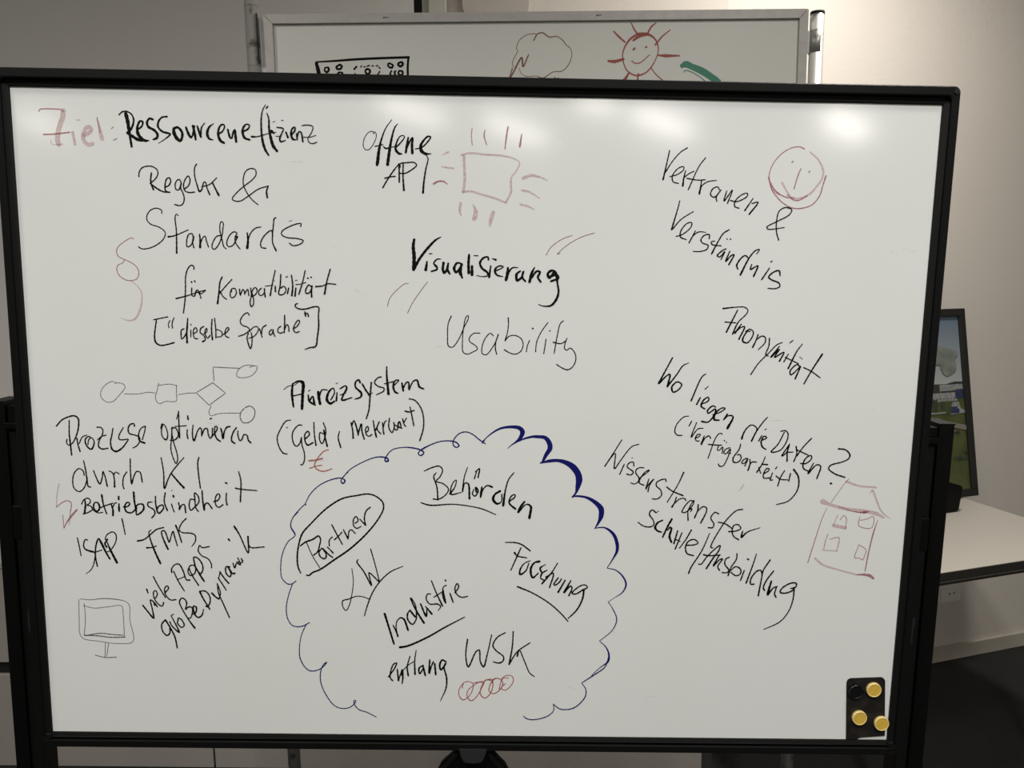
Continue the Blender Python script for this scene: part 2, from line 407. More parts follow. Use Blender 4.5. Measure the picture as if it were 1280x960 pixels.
FRONT_WRITING = [
('heading_word', 'red', 'faded red handwritten heading "Ziel" with wiped smears', """S348 295 15 360 273 15 422 264 15 549 264 15 637 271 15 659 294 15
P660 283 64 647 364 65 609 458 65 579 552 65 566 646 65 578 705 65
S389 583 19 498 578 19 578 570 19 724 549 19
P764 548 38 787 696 38
P906 585 51 963 560 51 1006 513 51 992 482 51 952 482 51 908 546 51 893 608 51 917 670 51 971 704 51 1013 687 51
P1087 359 15 1106 448 30 1122 542 46 1139 627 50
S1087 359 9 1098 449 10 1117 542 10
S1263 495 10 1292 470 10
S1283 638 11 1329 616 11
S821 395 9 864 394 9
S477 647 6 490 702 6 635 699 6"""),
('handwritten_line', 'black', 'bold black handwriting "Ressourceneffizienz"', """S1372 319 19 1410 284 19 1459 274 19 1521 301 19 1554 362 23 1543 440 27 1503 511 30 1465 543 30
S1457 302 49 1477 395 49 1488 504 42 1499 597 30 1513 714 31
S1465 543 30 1524 581 38 1602 626 42 1682 637 23
S1600 501 23 1658 454 23 1669 399 27 1637 392 27 1602 455 30 1598 533 42 1635 602 46 1698 637 34 1738 632 15
S1803 370 30 1759 358 27 1725 406 30 1738 460 34 1816 505 34 1854 559 34 1844 598 34 1795 620 23
S1984 331 23 1920 340 21 1869 403 27 1866 465 27 1920 519 27 2015 548 27 1957 604 15 1861 665 8
S2066 477 34 2115 461 30 2169 522 34 2166 592 34 2140 629 38 2101 601 46 2064 524 46 2066 477 34
S2223 459 27 2244 521 34 2279 582 34 2299 566 23 2317 504 23 2333 441 23
S2312 441 30 2332 535 34 2342 609 27
S2368 440 23 2389 510 30 2411 577 31
S2409 549 27 2424 455 19 2466 400 11
S2578 408 11 2520 453 27 2493 532 38 2515 594 31 2568 611 11
S2646 529 23 2687 505 19 2718 449 19 2714 418 19 2674 422 23 2640 482 27 2637 560 34 2664 622 38 2707 645 27
S2760 477 23 2770 526 27 2789 581 27 2809 580 23 2823 525 23 2849 478 27 2855 540 34 2863 626 31
S2969 491 23 3018 467 23 3040 420 19 3004 405 19 2962 445 27 2949 507 34 2974 577 34 3038 600 23
S3064 560 27 3136 559 15 3282 517 10 3379 499 10
S3251 163 11 3217 222 15 3196 316 19 3191 425 23 3195 534 27 3214 659 34 3244 737 31 3279 791 19
S3269 265 15 3290 330 19 3292 454 27 3313 579 38 3340 672 42 3387 734 31
S3283 178 17 3261 203 17
S3342 371 8 3370 364 8
S3458 350 13 3473 350 13
S3323 485 34 3355 516 19
S3394 437 17 3477 454 17 3460 498 17 3426 585 25 3438 616 23 3498 599 13
S3378 549 10 3443 548 10
S3508 497 21 3520 528 23 3531 559 27
S3580 527 21 3621 479 21 3626 432 21 3590 449 21 3575 527 31 3595 581 29 3632 589 15
S3645 510 17 3651 585 23
S3648 573 19 3678 486 19 3702 493 19 3724 610 23
S3716 410 13 3784 401 13 3856 420 13 3839 491 13 3789 578 13 3812 624 13 3860 631 13 3906 612 13
S3733 555 10 3821 551 10 3894 529 10"""),
('handwritten_line', 'black', 'black handwriting "Regeln &"', """S1588 1091 17 1595 1035 17 1634 979 17 1699 957 17 1772 961 17 1826 999 17 1837 1047 17 1805 1110 17 1730 1175 17
S1752 1040 21 1739 1143 21 1752 1207 21 1770 1251 27
S1734 1175 19 1816 1237 23 1895 1276 19 1989 1282 15 1928 1267 19 1923 1188 19 1951 1108 19 1984 1099 19 1998 1139 19 1972 1195 19 1922 1219 19
S2131 1152 17 2113 1118 17 2080 1129 17 2053 1185 17 2067 1249 17 2099 1248 17 2126 1184 17 2136 1152 17 2124 1232 17 2147 1279 17 2165 1358 17 2141 1431 17 2099 1451 17 2038 1437 17
S2164 1239 17 2223 1198 17 2250 1118 17 2228 1071 17 2185 1119 17 2161 1199 17 2180 1262 17 2236 1281 17 2301 1273 17
S2342 919 17 2316 959 17 2312 1070 17 2333 1164 17 2369 1267 25 2403 1227 17 2426 1147 17 2447 1146 17 2468 1225 17 2498 1301 23
S2396 1203 15 2470 1186 15 2519 1161 15 2595 1088 15
S2536 1145 21 2574 1224 21 2616 1310 29
S3121 1418 15 3049 1359 15 2979 1264 15 2941 1169 15 2944 1074 15 2978 994 15 3044 961 15 3100 976 15 3107 1039 15 3056 1104 15 2940 1193 15 2840 1282 15 2789 1355 15 2837 1381 15 2902 1374 15 3002 1311 15 3134 1221 15 3265 1179 15
S3265 1179 15 3239 1243 23 3246 1326 25"""),
('handwritten_line', 'black', 'black handwriting "Standards"', """S1864 1552 15 1865 1517 15 1829 1494 15 1780 1490 15 1714 1520 15 1670 1585 15 1668 1641 15 1714 1696 15 1811 1727 15 1882 1774 15 1901 1814 15 1869 1887 16 1767 1970 16 1651 2013 16 1577 2014 16 1540 1990 16
S2078 1578 14 2054 1559 14 2036 1602 17 2045 1771 17 2038 2063 23
S1936 1854 23 2018 1839 17 2201 1760 14
S2263 1856 17 2248 1808 17 2207 1817 17 2176 1898 17 2179 1979 17 2217 1970 17 2261 1897 17 2271 1840 17 2252 1913 17 2266 1991 17
S2346 1814 17 2352 1879 23 2348 1984 31
S2349 1960 16 2385 1862 16 2419 1837 16 2433 1894 16 2458 1977 16
S2624 1826 16 2574 1835 16 2514 1925 16 2507 1990 16 2536 2005 16 2595 1939 16 2640 1825 16 2656 1728 15 2662 1664 15 2638 1645 15 2620 1680 15 2617 1777 16 2638 1874 16 2660 1971 16 2687 1995 16
S2811 1838 16 2838 1790 16 2797 1774 16 2738 1824 16 2699 1921 16 2717 1966 16 2775 1953 16 2827 1871 16 2849 1830 16 2811 1855 16 2817 1919 16 2872 1996 16
S2972 1787 19 2979 1884 27 2966 1982 35
S2973 1900 16 3018 1786 16 3085 1721 15 3151 1707 15
S3211 1981 17 3154 1970 17 3142 1930 17 3173 1848 17 3241 1774 17 3290 1749 17 3305 1822 17
S3352 1584 17 3332 1591 17 3317 1684 17 3302 1814 17 3303 1911 17 3346 2011 23
S3672 1691 16 3682 1654 15 3636 1655 15 3521 1697 16 3430 1755 16 3420 1796 16 3485 1835 16 3632 1848 16 3706 1875 16 3664 1918 16 3565 1939 16 3520 1907 16
S3522 1629 6 3564 1612 6"""),
('handwritten_line', 'black', 'black handwriting "für Kompatibilität"', """S2255 2268 18 2256 2235 18 2224 2219 18 2182 2256 18 2145 2355 18 2135 2519 18 2124 2667 18 2095 2850 18
S2004 2661 22 2151 2621 16 2301 2569 16 2398 2544 16
S2219 2435 20 2220 2443 20
S2258 2421 18 2265 2438 18
S2218 2517 18 2217 2616 18 2250 2624 18 2272 2558 18 2294 2541 18 2317 2598 18
S2318 2582 16 2335 2651 16
S2302 2549 14 2337 2590 14 2398 2544 14
S2625 2366 20 2595 2429 20 2574 2577 20 2552 2718 26
S2750 2397 16 2659 2494 16 2573 2594 16
S2591 2552 16 2630 2626 16 2675 2658 16
S2741 2525 16 2722 2591 16 2737 2637 16 2779 2623 16 2806 2565 16 2791 2516 16 2749 2517 16 2740 2558 16
S2848 2523 18 2854 2589 18 2859 2602 18
S2859 2597 16 2894 2523 16 2910 2547 16 2916 2588 16
S2919 2572 16 2956 2521 16 2970 2604 16
S2997 2504 16 3003 2603 16 2984 2686 16 2999 2752 20 3024 2727 16 3030 2636 16 3013 2553 16 3056 2495 16 3083 2528 16 3061 2586 16 3011 2616 16
S3140 2502 16 3106 2535 16 3104 2585 16 3137 2601 16 3180 2551 16 3176 2501 16 3186 2620 18
S3327 2269 16 3290 2417 16 3253 2599 22
S3190 2476 12 3289 2463 12
S3322 2474 18 3324 2545 22
S3311 2404 12 3314 2407 12
S3400 2317 18 3388 2465 18 3369 2581 18 3427 2580 16 3465 2521 16 3438 2472 16 3396 2498 16
S3465 2352 12 3490 2345 12
S3500 2496 18 3482 2570 18
S3540 2323 16 3554 2462 20 3540 2594 25
S3595 2494 18 3581 2602 24
S3592 2396 12 3613 2389 12
S3723 2262 16 3687 2410 16 3634 2573 20
S3596 2448 12 3657 2441 12 3728 2418 12
S3802 2474 18 3769 2450 18 3727 2509 18 3726 2558 18 3767 2557 18 3810 2491 18
S3810 2461 20 3801 2532 20 3803 2606 24
S3754 2360 20 3761 2363 20
S3794 2350 20 3802 2349 20
S4054 2240 18 4010 2389 18 3974 2567 24
S3860 2470 22 3951 2459 14 4018 2430 14 4125 2436 14"""),
('handwritten_line', 'black', 'black bracketed handwriting "dieselbe Sprache"', """S1697 2946 16 1776 2928 16 1884 2905 16
S1733 2949 18 1708 3083 20 1698 3183 22 1712 3250 26 1768 3286 20 1869 3272 20 1957 3246 20
S1912 2954 14 1889 2996 14 1895 3049 14
S1967 2917 16 1939 2987 16 1941 3054 16
S2094 3060 18 2060 3077 18 2052 3144 18 2058 3197 18 2098 3160 18 2135 3076 18 2149 2922 14
S2149 2922 16 2130 3076 20 2128 3243 28
S2185 3075 16 2181 3167 16
S2189 3000 18 2191 3005 18
S2216 3124 16 2267 3090 16 2252 3040 16 2223 3066 16 2216 3124 16 2230 3183 16 2272 3190 16
S2358 3025 18 2319 3048 18 2308 3106 18 2356 3147 18 2371 3205 18 2337 3226 24
S2357 3122 16 2400 3088 16 2393 3046 16 2376 3072 16 2377 3138 16 2405 3180 16 2440 3137 16
S2472 2928 18 2460 3054 18 2468 3201 22
S2506 2911 16 2517 3069 16 2514 3178 16
S2518 3061 14 2559 3069 14 2599 3101 14 2589 3152 14 2531 3161 14
S2598 3135 16 2666 3092 16 2693 3041 16 2673 3033 16 2641 3084 16 2648 3151 16 2689 3167 16
S2967 2865 16 2948 2832 16 2898 2855 16 2845 2947 16 2869 2997 16 2935 3021 16 2967 3054 16 2907 3113 16 2818 3148 16
S2949 3104 16 2930 3163 16 2971 3310 20 2989 3263 16 2997 3162 16 2987 3095 16
S2955 3171 14 3023 3145 14 3083 3060 14 3076 3018 14 3026 3019 14 2966 3079 14
S3100 3043 16 3123 3126 16 3131 3156 16
S3124 3110 16 3142 3026 16 3190 2992 16
S3267 3049 16 3233 3074 16 3232 3125 16 3265 3107 16 3283 3048 16 3282 3090 16 3303 3143 16
S3384 3005 16 3350 3031 16 3344 3081 16 3374 3097 16 3407 3085 16
S3438 2858 18 3435 2988 18 3427 3088 18
S3428 3054 16 3468 2979 16 3489 3012 16 3491 3070 16
S3550 3036 16 3601 3002 16 3636 2934 16 3619 2918 16 3577 2969 16 3550 3044 16 3582 3085 16 3628 3071 16
S3612 2699 18 3584 2711 18 3586 2744 18 3644 2771 18 3727 2767 18 3844 2735 18 3893 2744 18 3888 2847 18 3889 2997 22 3870 3131 20 3843 3266 22 3767 3284 18 3700 3310 12
S3709 2808 20 3717 2866 22
S3717 2833 18 3742 2824 18 3755 2866 18"""),
('handwritten_line', 'black', 'black handwriting "offene API" over two lines', """S4647 488 11 4626 465 11 4570 482 11 4517 561 11 4504 648 11 4528 694 11 4576 694 11 4641 614 11 4674 519 11 4659 469 11 4634 496 11
S4874 315 11 4796 423 15 4739 565 23 4706 707 38 4689 841 46 4680 889 35
S4657 653 15 4747 631 15 4763 624 8
S4950 366 11 4917 405 19 4876 531 27 4843 704 38 4818 878 42
S4763 651 15 4795 677 23 4843 665 19 4925 648 8
S4916 672 19 4981 608 19 5038 528 15 5025 509 13 4982 521 15 4933 608 23 4924 687 34 4965 737 34 5005 741 15
S5087 535 23 5070 629 34 5054 724 27
S5062 685 19 5103 590 23 5143 534 23 5135 620 34 5140 730 35
S5181 675 15 5257 657 19 5330 593 19 5375 522 23 5346 514 23 5289 563 27 5249 634 38 5257 697 46 5314 735 35 5387 731 8
S4964 868 12 4907 940 19 4826 1053 19 4755 1173 19
S4780 1053 17 4842 1036 17 4915 1027 17
S4964 868 21 4969 971 21 4969 1098 23
S5021 867 19 5018 1017 19 5029 1200 27
S4981 907 17 4981 867 17 5070 850 17 5168 848 17 5195 879 17 5135 936 17 5037 988 17 4980 986 17
S5322 755 12 5343 790 15 5314 933 19 5290 1092 23 5279 1228 27"""),
('drawing', 'red', 'faded red drawing of a chip square with short dashes around', """S5914 399 11 5904 496 11 5917 614 11
S6081 418 11 6069 493 19 6105 610 10
S6377 375 19 6358 503 21 6341 661 12
S6557 465 15 6534 623 27
P5776 742 27 5882 717 27 6110 731 27 6305 741 27 6435 767 19 6534 823 15 6495 927 19 6431 1016 23 6428 1119 27 6430 1199 27 6363 1336 27
P6363 1336 27 6215 1283 27 6018 1230 27 5903 1200 27 5797 1210 27
P5809 750 35 5815 892 35 5823 1050 35 5805 1210 35
P5533 747 13 5573 722 23 5606 709 27
P5517 892 15 5591 904 23 5675 913 23
S5415 1113 27 5477 1081 21 5543 1079 21 5600 1115 10
P5773 1352 35 5761 1451 35 5779 1512 16
P5937 1368 15 5971 1464 58 5952 1553 58
P6201 1460 47 6169 1573 54 6154 1654 16
P6587 1021 46 6684 984 39 6799 1001 27 6906 1044 12
P6573 1172 27 6688 1202 27 6808 1275 12
P6557 1357 27 6659 1379 27 6739 1418 12"""),
('handwritten_line', 'black', 'bold black handwriting "Visualisierung"', """S5163 1836 35 5151 1918 43 5163 2064 51 5154 2228 43
S5154 2228 43 5237 2079 35 5352 1931 35 5451 1831 27 5517 1795 12
S5361 2015 14 5399 2013 14
S5333 2119 23 5317 2225 43
S5518 2083 12 5468 2084 20 5422 2142 23 5452 2174 31 5469 2214 27 5394 2245 23
S5551 2131 35 5543 2221 35 5560 2262 39 5601 2204 27 5614 2135 23
S5614 2135 27 5605 2220 35 5635 2274 27
S5799 2143 23 5733 2128 27 5692 2202 39 5717 2251 35 5767 2201 27 5799 2143 23
S5791 2152 31 5770 2234 55 5801 2324 24
S5889 2019 31 5882 2134 35 5887 2257 39
S5929 2166 31 5930 2280 43
S5956 2029 14 6005 2030 14
S6146 2080 27 6138 2044 23 6080 2057 27 6034 2123 31 6065 2196 31 6132 2244 31 6141 2285 20 6066 2303 12 5991 2288 10
S6177 2161 20 6158 2309 31
S6196 2063 12 6242 2078 27
S6231 2226 20 6314 2192 16 6346 2167 16 6288 2159 20 6231 2210 27 6257 2275 27 6340 2298 12
S6405 2182 27 6401 2256 43 6382 2342 39
S6406 2256 27 6463 2181 20 6537 2175 10
S6571 2220 20 6522 2262 35 6532 2344 39 6589 2302 27 6613 2220 27 6598 2302 31 6640 2354 24
S6758 2171 16 6721 2251 39 6695 2363 35
S6714 2316 27 6795 2216 27 6832 2232 31 6805 2298 31 6845 2360 27
S7045 2237 31 6994 2205 31 6937 2247 35 6955 2304 35 7028 2212 27
S6947 2296 31 7046 2261 35 7080 2302 31 6981 2348 27
S7054 2261 39 7068 2376 24 7085 2492 28 7054 2592 35 6989 2668 28 6889 2678 14 6821 2657 10"""),
('red_tick_marks', 'darkred', 'thin dark red curved dashes left of the bold word', """S5085 2410 10 5047 2411 10 4955 2478 10 4838 2612 10 4808 2715 10
S5340 2386 10 5237 2523 10 5138 2673 10 5074 2804 10"""),
('red_tick_marks', 'darkred', 'thin dark red curved dashes above the bold word', """S7248 1743 10 7117 1794 10 6971 1903 10 6910 2005 10
S7541 1706 10 7364 1766 10 7169 1883 10 7055 1991 10
S7055 1991 10 7092 1982 10"""),
('handwritten_line', 'black', 'thin black handwriting "Usability"', """S5658 2834 18 5619 2932 14 5610 3099 14 5624 3234 16 5674 3250 14 5757 3147 14 5831 2978 14 5889 2852 14 5880 2819 14 5855 2844 14 5823 2995 14 5811 3146 14 5823 3315 14 5877 3339 14 5960 3304 14 6014 3269 14 5993 3228 14 5909 3170 14 5900 3128 14 5958 3060 14 6042 3054 14
S6226 3089 14 6184 3053 14 6126 3108 14 6077 3226 14 6078 3327 14 6129 3344 14 6195 3275 14 6269 3139 14 6290 3068 14
S6290 3068 16 6258 3173 16 6254 3257 16 6272 3333 16
S6420 2843 18 6425 2919 14 6410 3053 14 6382 3154 16 6428 3094 14 6511 3076 14 6596 3117 14 6626 3192 14 6599 3285 14 6524 3329 14 6448 3313 14 6375 3272 18
S6711 3140 14 6682 3217 14 6672 3293 14
S6748 2977 20 6755 2983 20
S6952 2897 14 6863 3029 14 6807 3164 14 6796 3291 14
S6977 3007 16 6985 3008 16
S6932 3123 14 6921 3213 14 6906 3314 14
S7161 2870 14 7120 2907 14 7082 3075 14 7046 3309 14
S7029 3160 18 7135 3176 14 7201 3132 14 7214 3099 14 7186 3192 14 7188 3251 14 7222 3262 14 7258 3233 14 7324 3299 14 7340 3392 14 7295 3494 14 7229 3529 18 7143 3497 14 7083 3459 16"""),
('drawing', 'gray', 'thin grey flowchart of circles, square and diamond', """S1149 3812 10 1114 3784 10 1028 3819 10 948 3914 10 943 3999 10 1015 4066 10 1099 4056 10 1188 3970 10 1272 3858 10 1246 3816 10 1150 3800 10
S1259 3952 10 1441 3949 10 1576 3924 10 1668 3933 10
S1724 3800 10 1704 3885 10 1673 4005 10 1717 4076 10 1806 4046 10 1949 4038 10 1958 3932 10 1963 3821 10
S1714 3830 10 1866 3809 10 1963 3826 10
S1981 3952 10 2096 3930 10 2217 3923 10
L2451 3780 12 2223 3920 12 2393 4088 12 2618 3919 12 2451 3780 12
L2469 3751 12 2462 3568 12 2810 3579 12
S2418 4099 10 2386 4182 10 2405 4230 10 2524 4201 10 2811 4190 10
S2952 3563 10 2995 3546 10 3053 3548 10 3044 3599 10 2974 3676 10 2856 3707 10 2781 3688 10 2783 3629 10 2861 3551 10 2945 3533 10 3012 3540 10
S2878 4113 16 2946 4091 14 3003 4142 14 2992 4245 14 2923 4315 14 2838 4317 14 2806 4257 14 2817 4179 14 2860 4127 14"""),
('section_sign', 'red', 'faded red section sign drawn left of the bracket', """S1480 1891 12 1461 1875 12 1394 1904 12 1275 1995 12 1249 2052 12 1269 2117 12 1341 2156 12 1429 2195 12 1508 2259 12 1529 2332 12 1501 2406 12 1434 2432 12 1352 2425 12 1272 2369 12 1240 2288 12 1263 2231 12 1322 2205 12 1348 2164 12
P1409 2433 12 1481 2481 14 1543 2562 16 1556 2627 18 1536 2776 25 1495 2876 29 1442 2944 28 1358 2962 18 1261 2930 8"""),
('handwritten_line', 'black', 'black handwriting "Prozesse optimieren"', """S320 4406 20 395 4324 20 482 4280 20 567 4262 22 616 4295 24 618 4398 22 586 4520 20 520 4642 18 467 4669 16 441 4634 18 450 4591 18
S496 4323 16 486 4504 20 493 4660 24 501 4807 20
S586 4572 20 595 4658 20 618 4753 22
S613 4641 16 660 4553 16 721 4526 16
S778 4560 16 745 4543 18 697 4587 20 712 4674 22 769 4722 24 805 4672 22 814 4603 18 778 4560 16 742 4595 16 730 4656 16
S865 4415 18 912 4415 18 941 4445 18 932 4515 18 885 4602 18 873 4680 22 913 4714 22 998 4704 18
S861 4590 16 922 4541 16 982 4522 16
S1080 4426 16 1058 4530 20 1037 4617 20 1057 4721 26 1106 4746 28 1185 4702 22 1257 4614 18 1280 4575 18 1207 4583 16 1157 4577 18 1156 4529 18 1219 4415 16
S1372 4391 20 1370 4361 18 1319 4367 20 1286 4423 20 1296 4492 20 1380 4517 18 1429 4542 18 1435 4594 16 1390 4664 16 1337 4694 16
S1517 4388 14 1460 4420 16 1422 4507 18 1435 4594 26 1501 4624 26
S1521 4388 14 1509 4454 16 1470 4576 16
S1727 4416 16 1747 4356 16 1780 4372 16 1810 4450 16 1816 4519 16 1793 4574 24 1747 4537 16 1734 4451 16 1755 4364 16
S1978 4180 14 1947 4284 14
S1975 4180 18 1975 4343 18 1976 4542 22
S1880 4397 16 1864 4570 16 1851 4692 16 1879 4831 16 1915 4903 18 1938 4847 16 1928 4743 16 1896 4621 16 1876 4500 16 1874 4414 16
S1874 4414 18 1922 4405 18 1961 4482 18 1951 4534 18 1898 4578 18 1847 4579 18
S1923 4387 14 2007 4381 14 2075 4373 14
S2098 4238 20 2101 4286 22
S2085 4428 16 2079 4497 18 2089 4553 20
S2164 4366 16 2152 4496 18 2169 4583 24 2225 4443 16 2260 4400 18 2276 4425 18 2276 4512 18
S2276 4512 18 2319 4416 18 2353 4407 18 2367 4493 18 2390 4545 18 2417 4510 18 2426 4406 18
S2417 4268 18 2400 4275 18
S2417 4518 18 2479 4439 18 2494 4387 18 2464 4379 18 2453 4457 18 2483 4552 22 2528 4583 20
S2539 4404 22 2554 4473 22 2563 4546 26 2589 4438 18 2624 4385 22 2664 4376 22
S2751 4392 18 2716 4436 20 2679 4540 20 2686 4584 24 2724 4609 22
S2770 4435 16 2768 4496 18 2796 4573 18 2823 4547 18 2850 4486 18 2892 4494 18 2907 4563 22 2940 4597 22"""),
('handwritten_line', 'black', 'black handwriting "durch KI"', """S655 5085 20 642 5023 18 592 4993 18 530 5043 18 495 5148 18 508 5271 18 574 5318 18 645 5261 18 695 5128 18
S658 4880 16 677 5005 20 692 5181 20 701 5242 20 731 5251 22
S786 5021 18 815 5109 18 861 5205 22 900 5107 18 913 5028 18 935 5089 18 961 5238 22
S998 5022 18 1040 5044 18 1061 5123 18 1060 5242 26
S1054 5088 16 1083 5035 16 1132 5060 16
S1236 5032 18 1190 5103 18 1175 5227 18 1187 5265 22
S1293 4848 20 1287 5032 18 1296 5198 22 1326 5101 18 1372 5022 18 1415 5030 18 1442 5170 20
S1713 4824 16 1738 5025 18 1740 5254 24 1793 5130 18 1840 5041 18 1921 4935 18 2022 4820 14
S1840 5041 22 1929 5154 26 2005 5241 30
S2228 4811 18 2209 4878 20 2214 5053 20 2232 5247 18"""),
('drawing', 'red', 'faded red zigzag lightning bolt left of the word list', """S308 5211 8 282 5299 8 254 5476 8 250 5538 8
S250 5544 14 307 5493 14 395 5448 14 446 5465 14 456 5518 14 438 5598 14 412 5794 6
S328 5653 10 333 5777 10 334 5840 10
S334 5840 10 377 5759 20 451 5660 28 528 5575 24"""),
('handwritten_line', 'black', 'black handwriting "Betriebsblindheit"', """S598 5493 18 627 5436 18 688 5408 18 720 5443 18 700 5488 18 665 5506 18 724 5523 18 739 5567 18 676 5612 18 607 5635 18
S644 5435 20 648 5506 26 628 5622 28
S821 5468 18 778 5469 20 757 5540 24 789 5593 28 833 5566 24 833 5495 26 813 5468 20
S747 5576 16 813 5614 18 882 5606 14
S878 5358 28 896 5503 20 932 5626 20
S852 5539 18 921 5511 18 1026 5474 18
S1000 5483 20 1021 5572 26 1017 5647 30
S1023 5527 16 1052 5474 16 1074 5468 16
S1108 5482 18 1105 5535 28 1106 5585 28
S1109 5379 28 1107 5420 24
S1169 5525 22 1229 5516 20 1257 5471 20 1223 5459 20 1187 5507 24 1200 5587 26 1267 5607 20 1348 5541 22
S1317 5316 28 1321 5443 26 1338 5567 22 1343 5635 20 1441 5557 26 1436 5486 24 1367 5487 18 1330 5541 24
S1566 5449 14 1505 5459 20 1503 5503 20 1586 5564 20 1593 5617 20 1547 5677 18
S1612 5369 18 1611 5475 20 1644 5608 24 1716 5535 20 1709 5491 20 1649 5510 20 1621 5563 20
S1748 5317 20 1729 5438 18 1766 5567 22
S1827 5475 18 1837 5516 16 1860 5587 16
S1857 5356 26 1860 5374 24
S1829 5291 6 1852 5273 6
S1925 5453 18 1935 5515 18 1929 5559 18 1966 5488 18 2001 5478 18 2017 5593 22
S2146 5409 18 2095 5401 18 2069 5490 18 2089 5560 18 2133 5524 18 2205 5434 18 2191 5346 18 2150 5311 18 2151 5400 18 2159 5524 18 2191 5573 18
S2254 5278 20 2257 5416 20 2273 5549 28
S2273 5549 20 2289 5469 20 2321 5451 20 2382 5530 20
S2411 5432 20 2463 5413 18 2495 5360 18 2480 5316 18 2448 5342 18 2428 5414 18 2443 5493 18 2477 5511 18 2533 5474 18
S2586 5309 18 2579 5411 18 2589 5473 22
S2582 5164 24 2599 5171 18
S2763 5003 16 2788 5126 18 2774 5426 20
S2712 5236 20 2776 5249 18 3007 5267 14"""),
('handwritten_word', 'black', 'short black word in single quotes under the list', """S510 5977 18 529 6097 18 547 6232 16
S1138 5695 20 1155 5802 18 1171 5918 16
S646 6006 20 620 5997 18 590 6078 18 604 6132 22 680 6167 29 739 6184 25 734 6275 18 683 6420 14 601 6494 10
S763 6383 21 745 6238 20 762 6076 22 802 5985 24 841 6057 33 894 6182 27 941 6272 25
S757 6175 16 836 6147 16
S907 6101 27 884 6056 25 931 5984 16 895 6002 16 916 5930 16 1005 5884 18 1045 5928 18 1031 6036 16 938 6163 16 895 6173 16
S912 6020 14 957 6145 29 1037 6325 35"""),
('handwritten_word', 'black', 'black handwriting "FMIS"', """S1339 6010 27 1430 5986 20 1519 5913 20 1608 5840 20 1704 5812 20
S1531 5850 16 1500 5877 16 1508 5958 20 1568 6155 27 1638 6331 31
S1459 6106 25 1528 6101 18 1589 6079 18
S1751 6120 29 1712 6027 25 1677 5920 20 1676 5866 20 1711 5857 20 1765 6008 20 1773 6023 20 1802 5936 16 1831 5864 20 1853 5953 20 1883 6070 18
S1872 5777 26 1908 5881 22 1945 6024 20
S2019 5679 20 1956 5746 18 1918 5845 18 1959 5880 18 2071 5887 20 2130 5913 20 2136 5994 18 2081 6081 12"""),
('handwritten_line', 'black', 'slanting black handwriting "viele Apps"', """S1367 6948 25 1433 7039 23 1507 7131 27 1496 7002 19 1476 6864 21 1518 6891 21 1567 6964 21
S1518 6891 17 1533 6946 17
S1431 6709 23 1446 6764 19
S1550 6836 19 1576 6771 19 1552 6726 19 1525 6744 19 1529 6836 19 1586 6927 19 1637 6954 19 1657 6898 19
S1531 6521 19 1582 6634 19 1686 6825 19
S1690 6751 19 1736 6687 19 1720 6654 19 1684 6687 19 1688 6779 19 1755 6860 19 1833 6854 19
S1789 6458 25 1791 6404 18 1846 6339 18 1898 6339 21 1946 6429 21 1993 6565 21 2036 6564 25
S1816 6440 18 1871 6575 19 1952 6724 19
S1872 6557 14 1960 6519 14
S2035 6373 18 2015 6446 19 2047 6500 19 2110 6463 19 2121 6381 18 2088 6345 18 2035 6373 18 2065 6482 19 2155 6641 21
S2107 6300 21 2101 6236 21 2144 6236 21 2210 6316 21 2224 6407 21 2187 6471 21 2130 6390 21 2107 6300 21
S2122 6372 18 2186 6498 29 2235 6580 25
S2326 6076 18 2219 6090 18 2194 6060 18 2169 6136 18 2214 6208 18 2299 6252 18 2345 6333 18 2343 6383 18"""),
('handwritten_line', 'black', 'slanting black handwriting "große Dynamik"', """S1672 7156 25 1617 7222 21 1630 7333 21 1689 7388 25 1725 7350 21 1728 7276 21
S1672 7156 25 1737 7276 23 1793 7405 23 1821 7573 21
S1732 7183 19 1756 7239 19 1857 7339 25 1770 7127 17 1754 7091 17 1789 7072 17
S1847 7163 21 1837 7200 21 1895 7265 21 1931 7236 21 1900 7153 21 1857 7126 21 1843 7173 21
S2079 7272 29 2004 7161 21 1907 6978 19 1879 6886 21 1913 6831 21 1955 6849 21 1979 6903 21 1958 6996 17
S1958 6996 21 2012 6958 21 2055 6976 21 2023 7124 17 1988 7125 17
S2069 7068 23 2105 7031 23 2108 6957 23 2074 6948 23 2079 7050 23 2129 7114 23 2182 7085 23 2212 6993 14
S2169 6736 27 2209 6827 23 2299 6991 21
S2169 6727 21 2248 6726 21 2306 6807 21 2302 6899 21 2265 6955 25 2248 6946 25
S2337 6752 29 2384 6806 23 2432 6839 23
S2417 6614 19 2430 6751 19 2486 6897 19 2570 7108 19
S2432 6833 17 2456 6750 17 2417 6614 16
S2432 6531 19 2478 6604 19 2536 6704 19
S2457 6440 21 2515 6530 21 2574 6603 25
S2437 6531 16 2466 6440 16
S2599 6366 21 2547 6366 21 2544 6457 21 2594 6511 21 2613 6474 21 2573 6366 21
S2573 6366 23 2639 6465 23 2665 6456 27
S2644 6311 18 2667 6383 19 2696 6310 18 2747 6336 18 2715 6237 18
S2696 6292 16 2774 6300 16 2759 6237 16 2783 6281 16
S2594 5965 25 2606 5986 25
S2678 5781 29 2743 5891 20 2860 6159 18 2863 5925 25
S2863 5925 25 2868 6033 18 2893 6078 18 3084 6070 16"""),
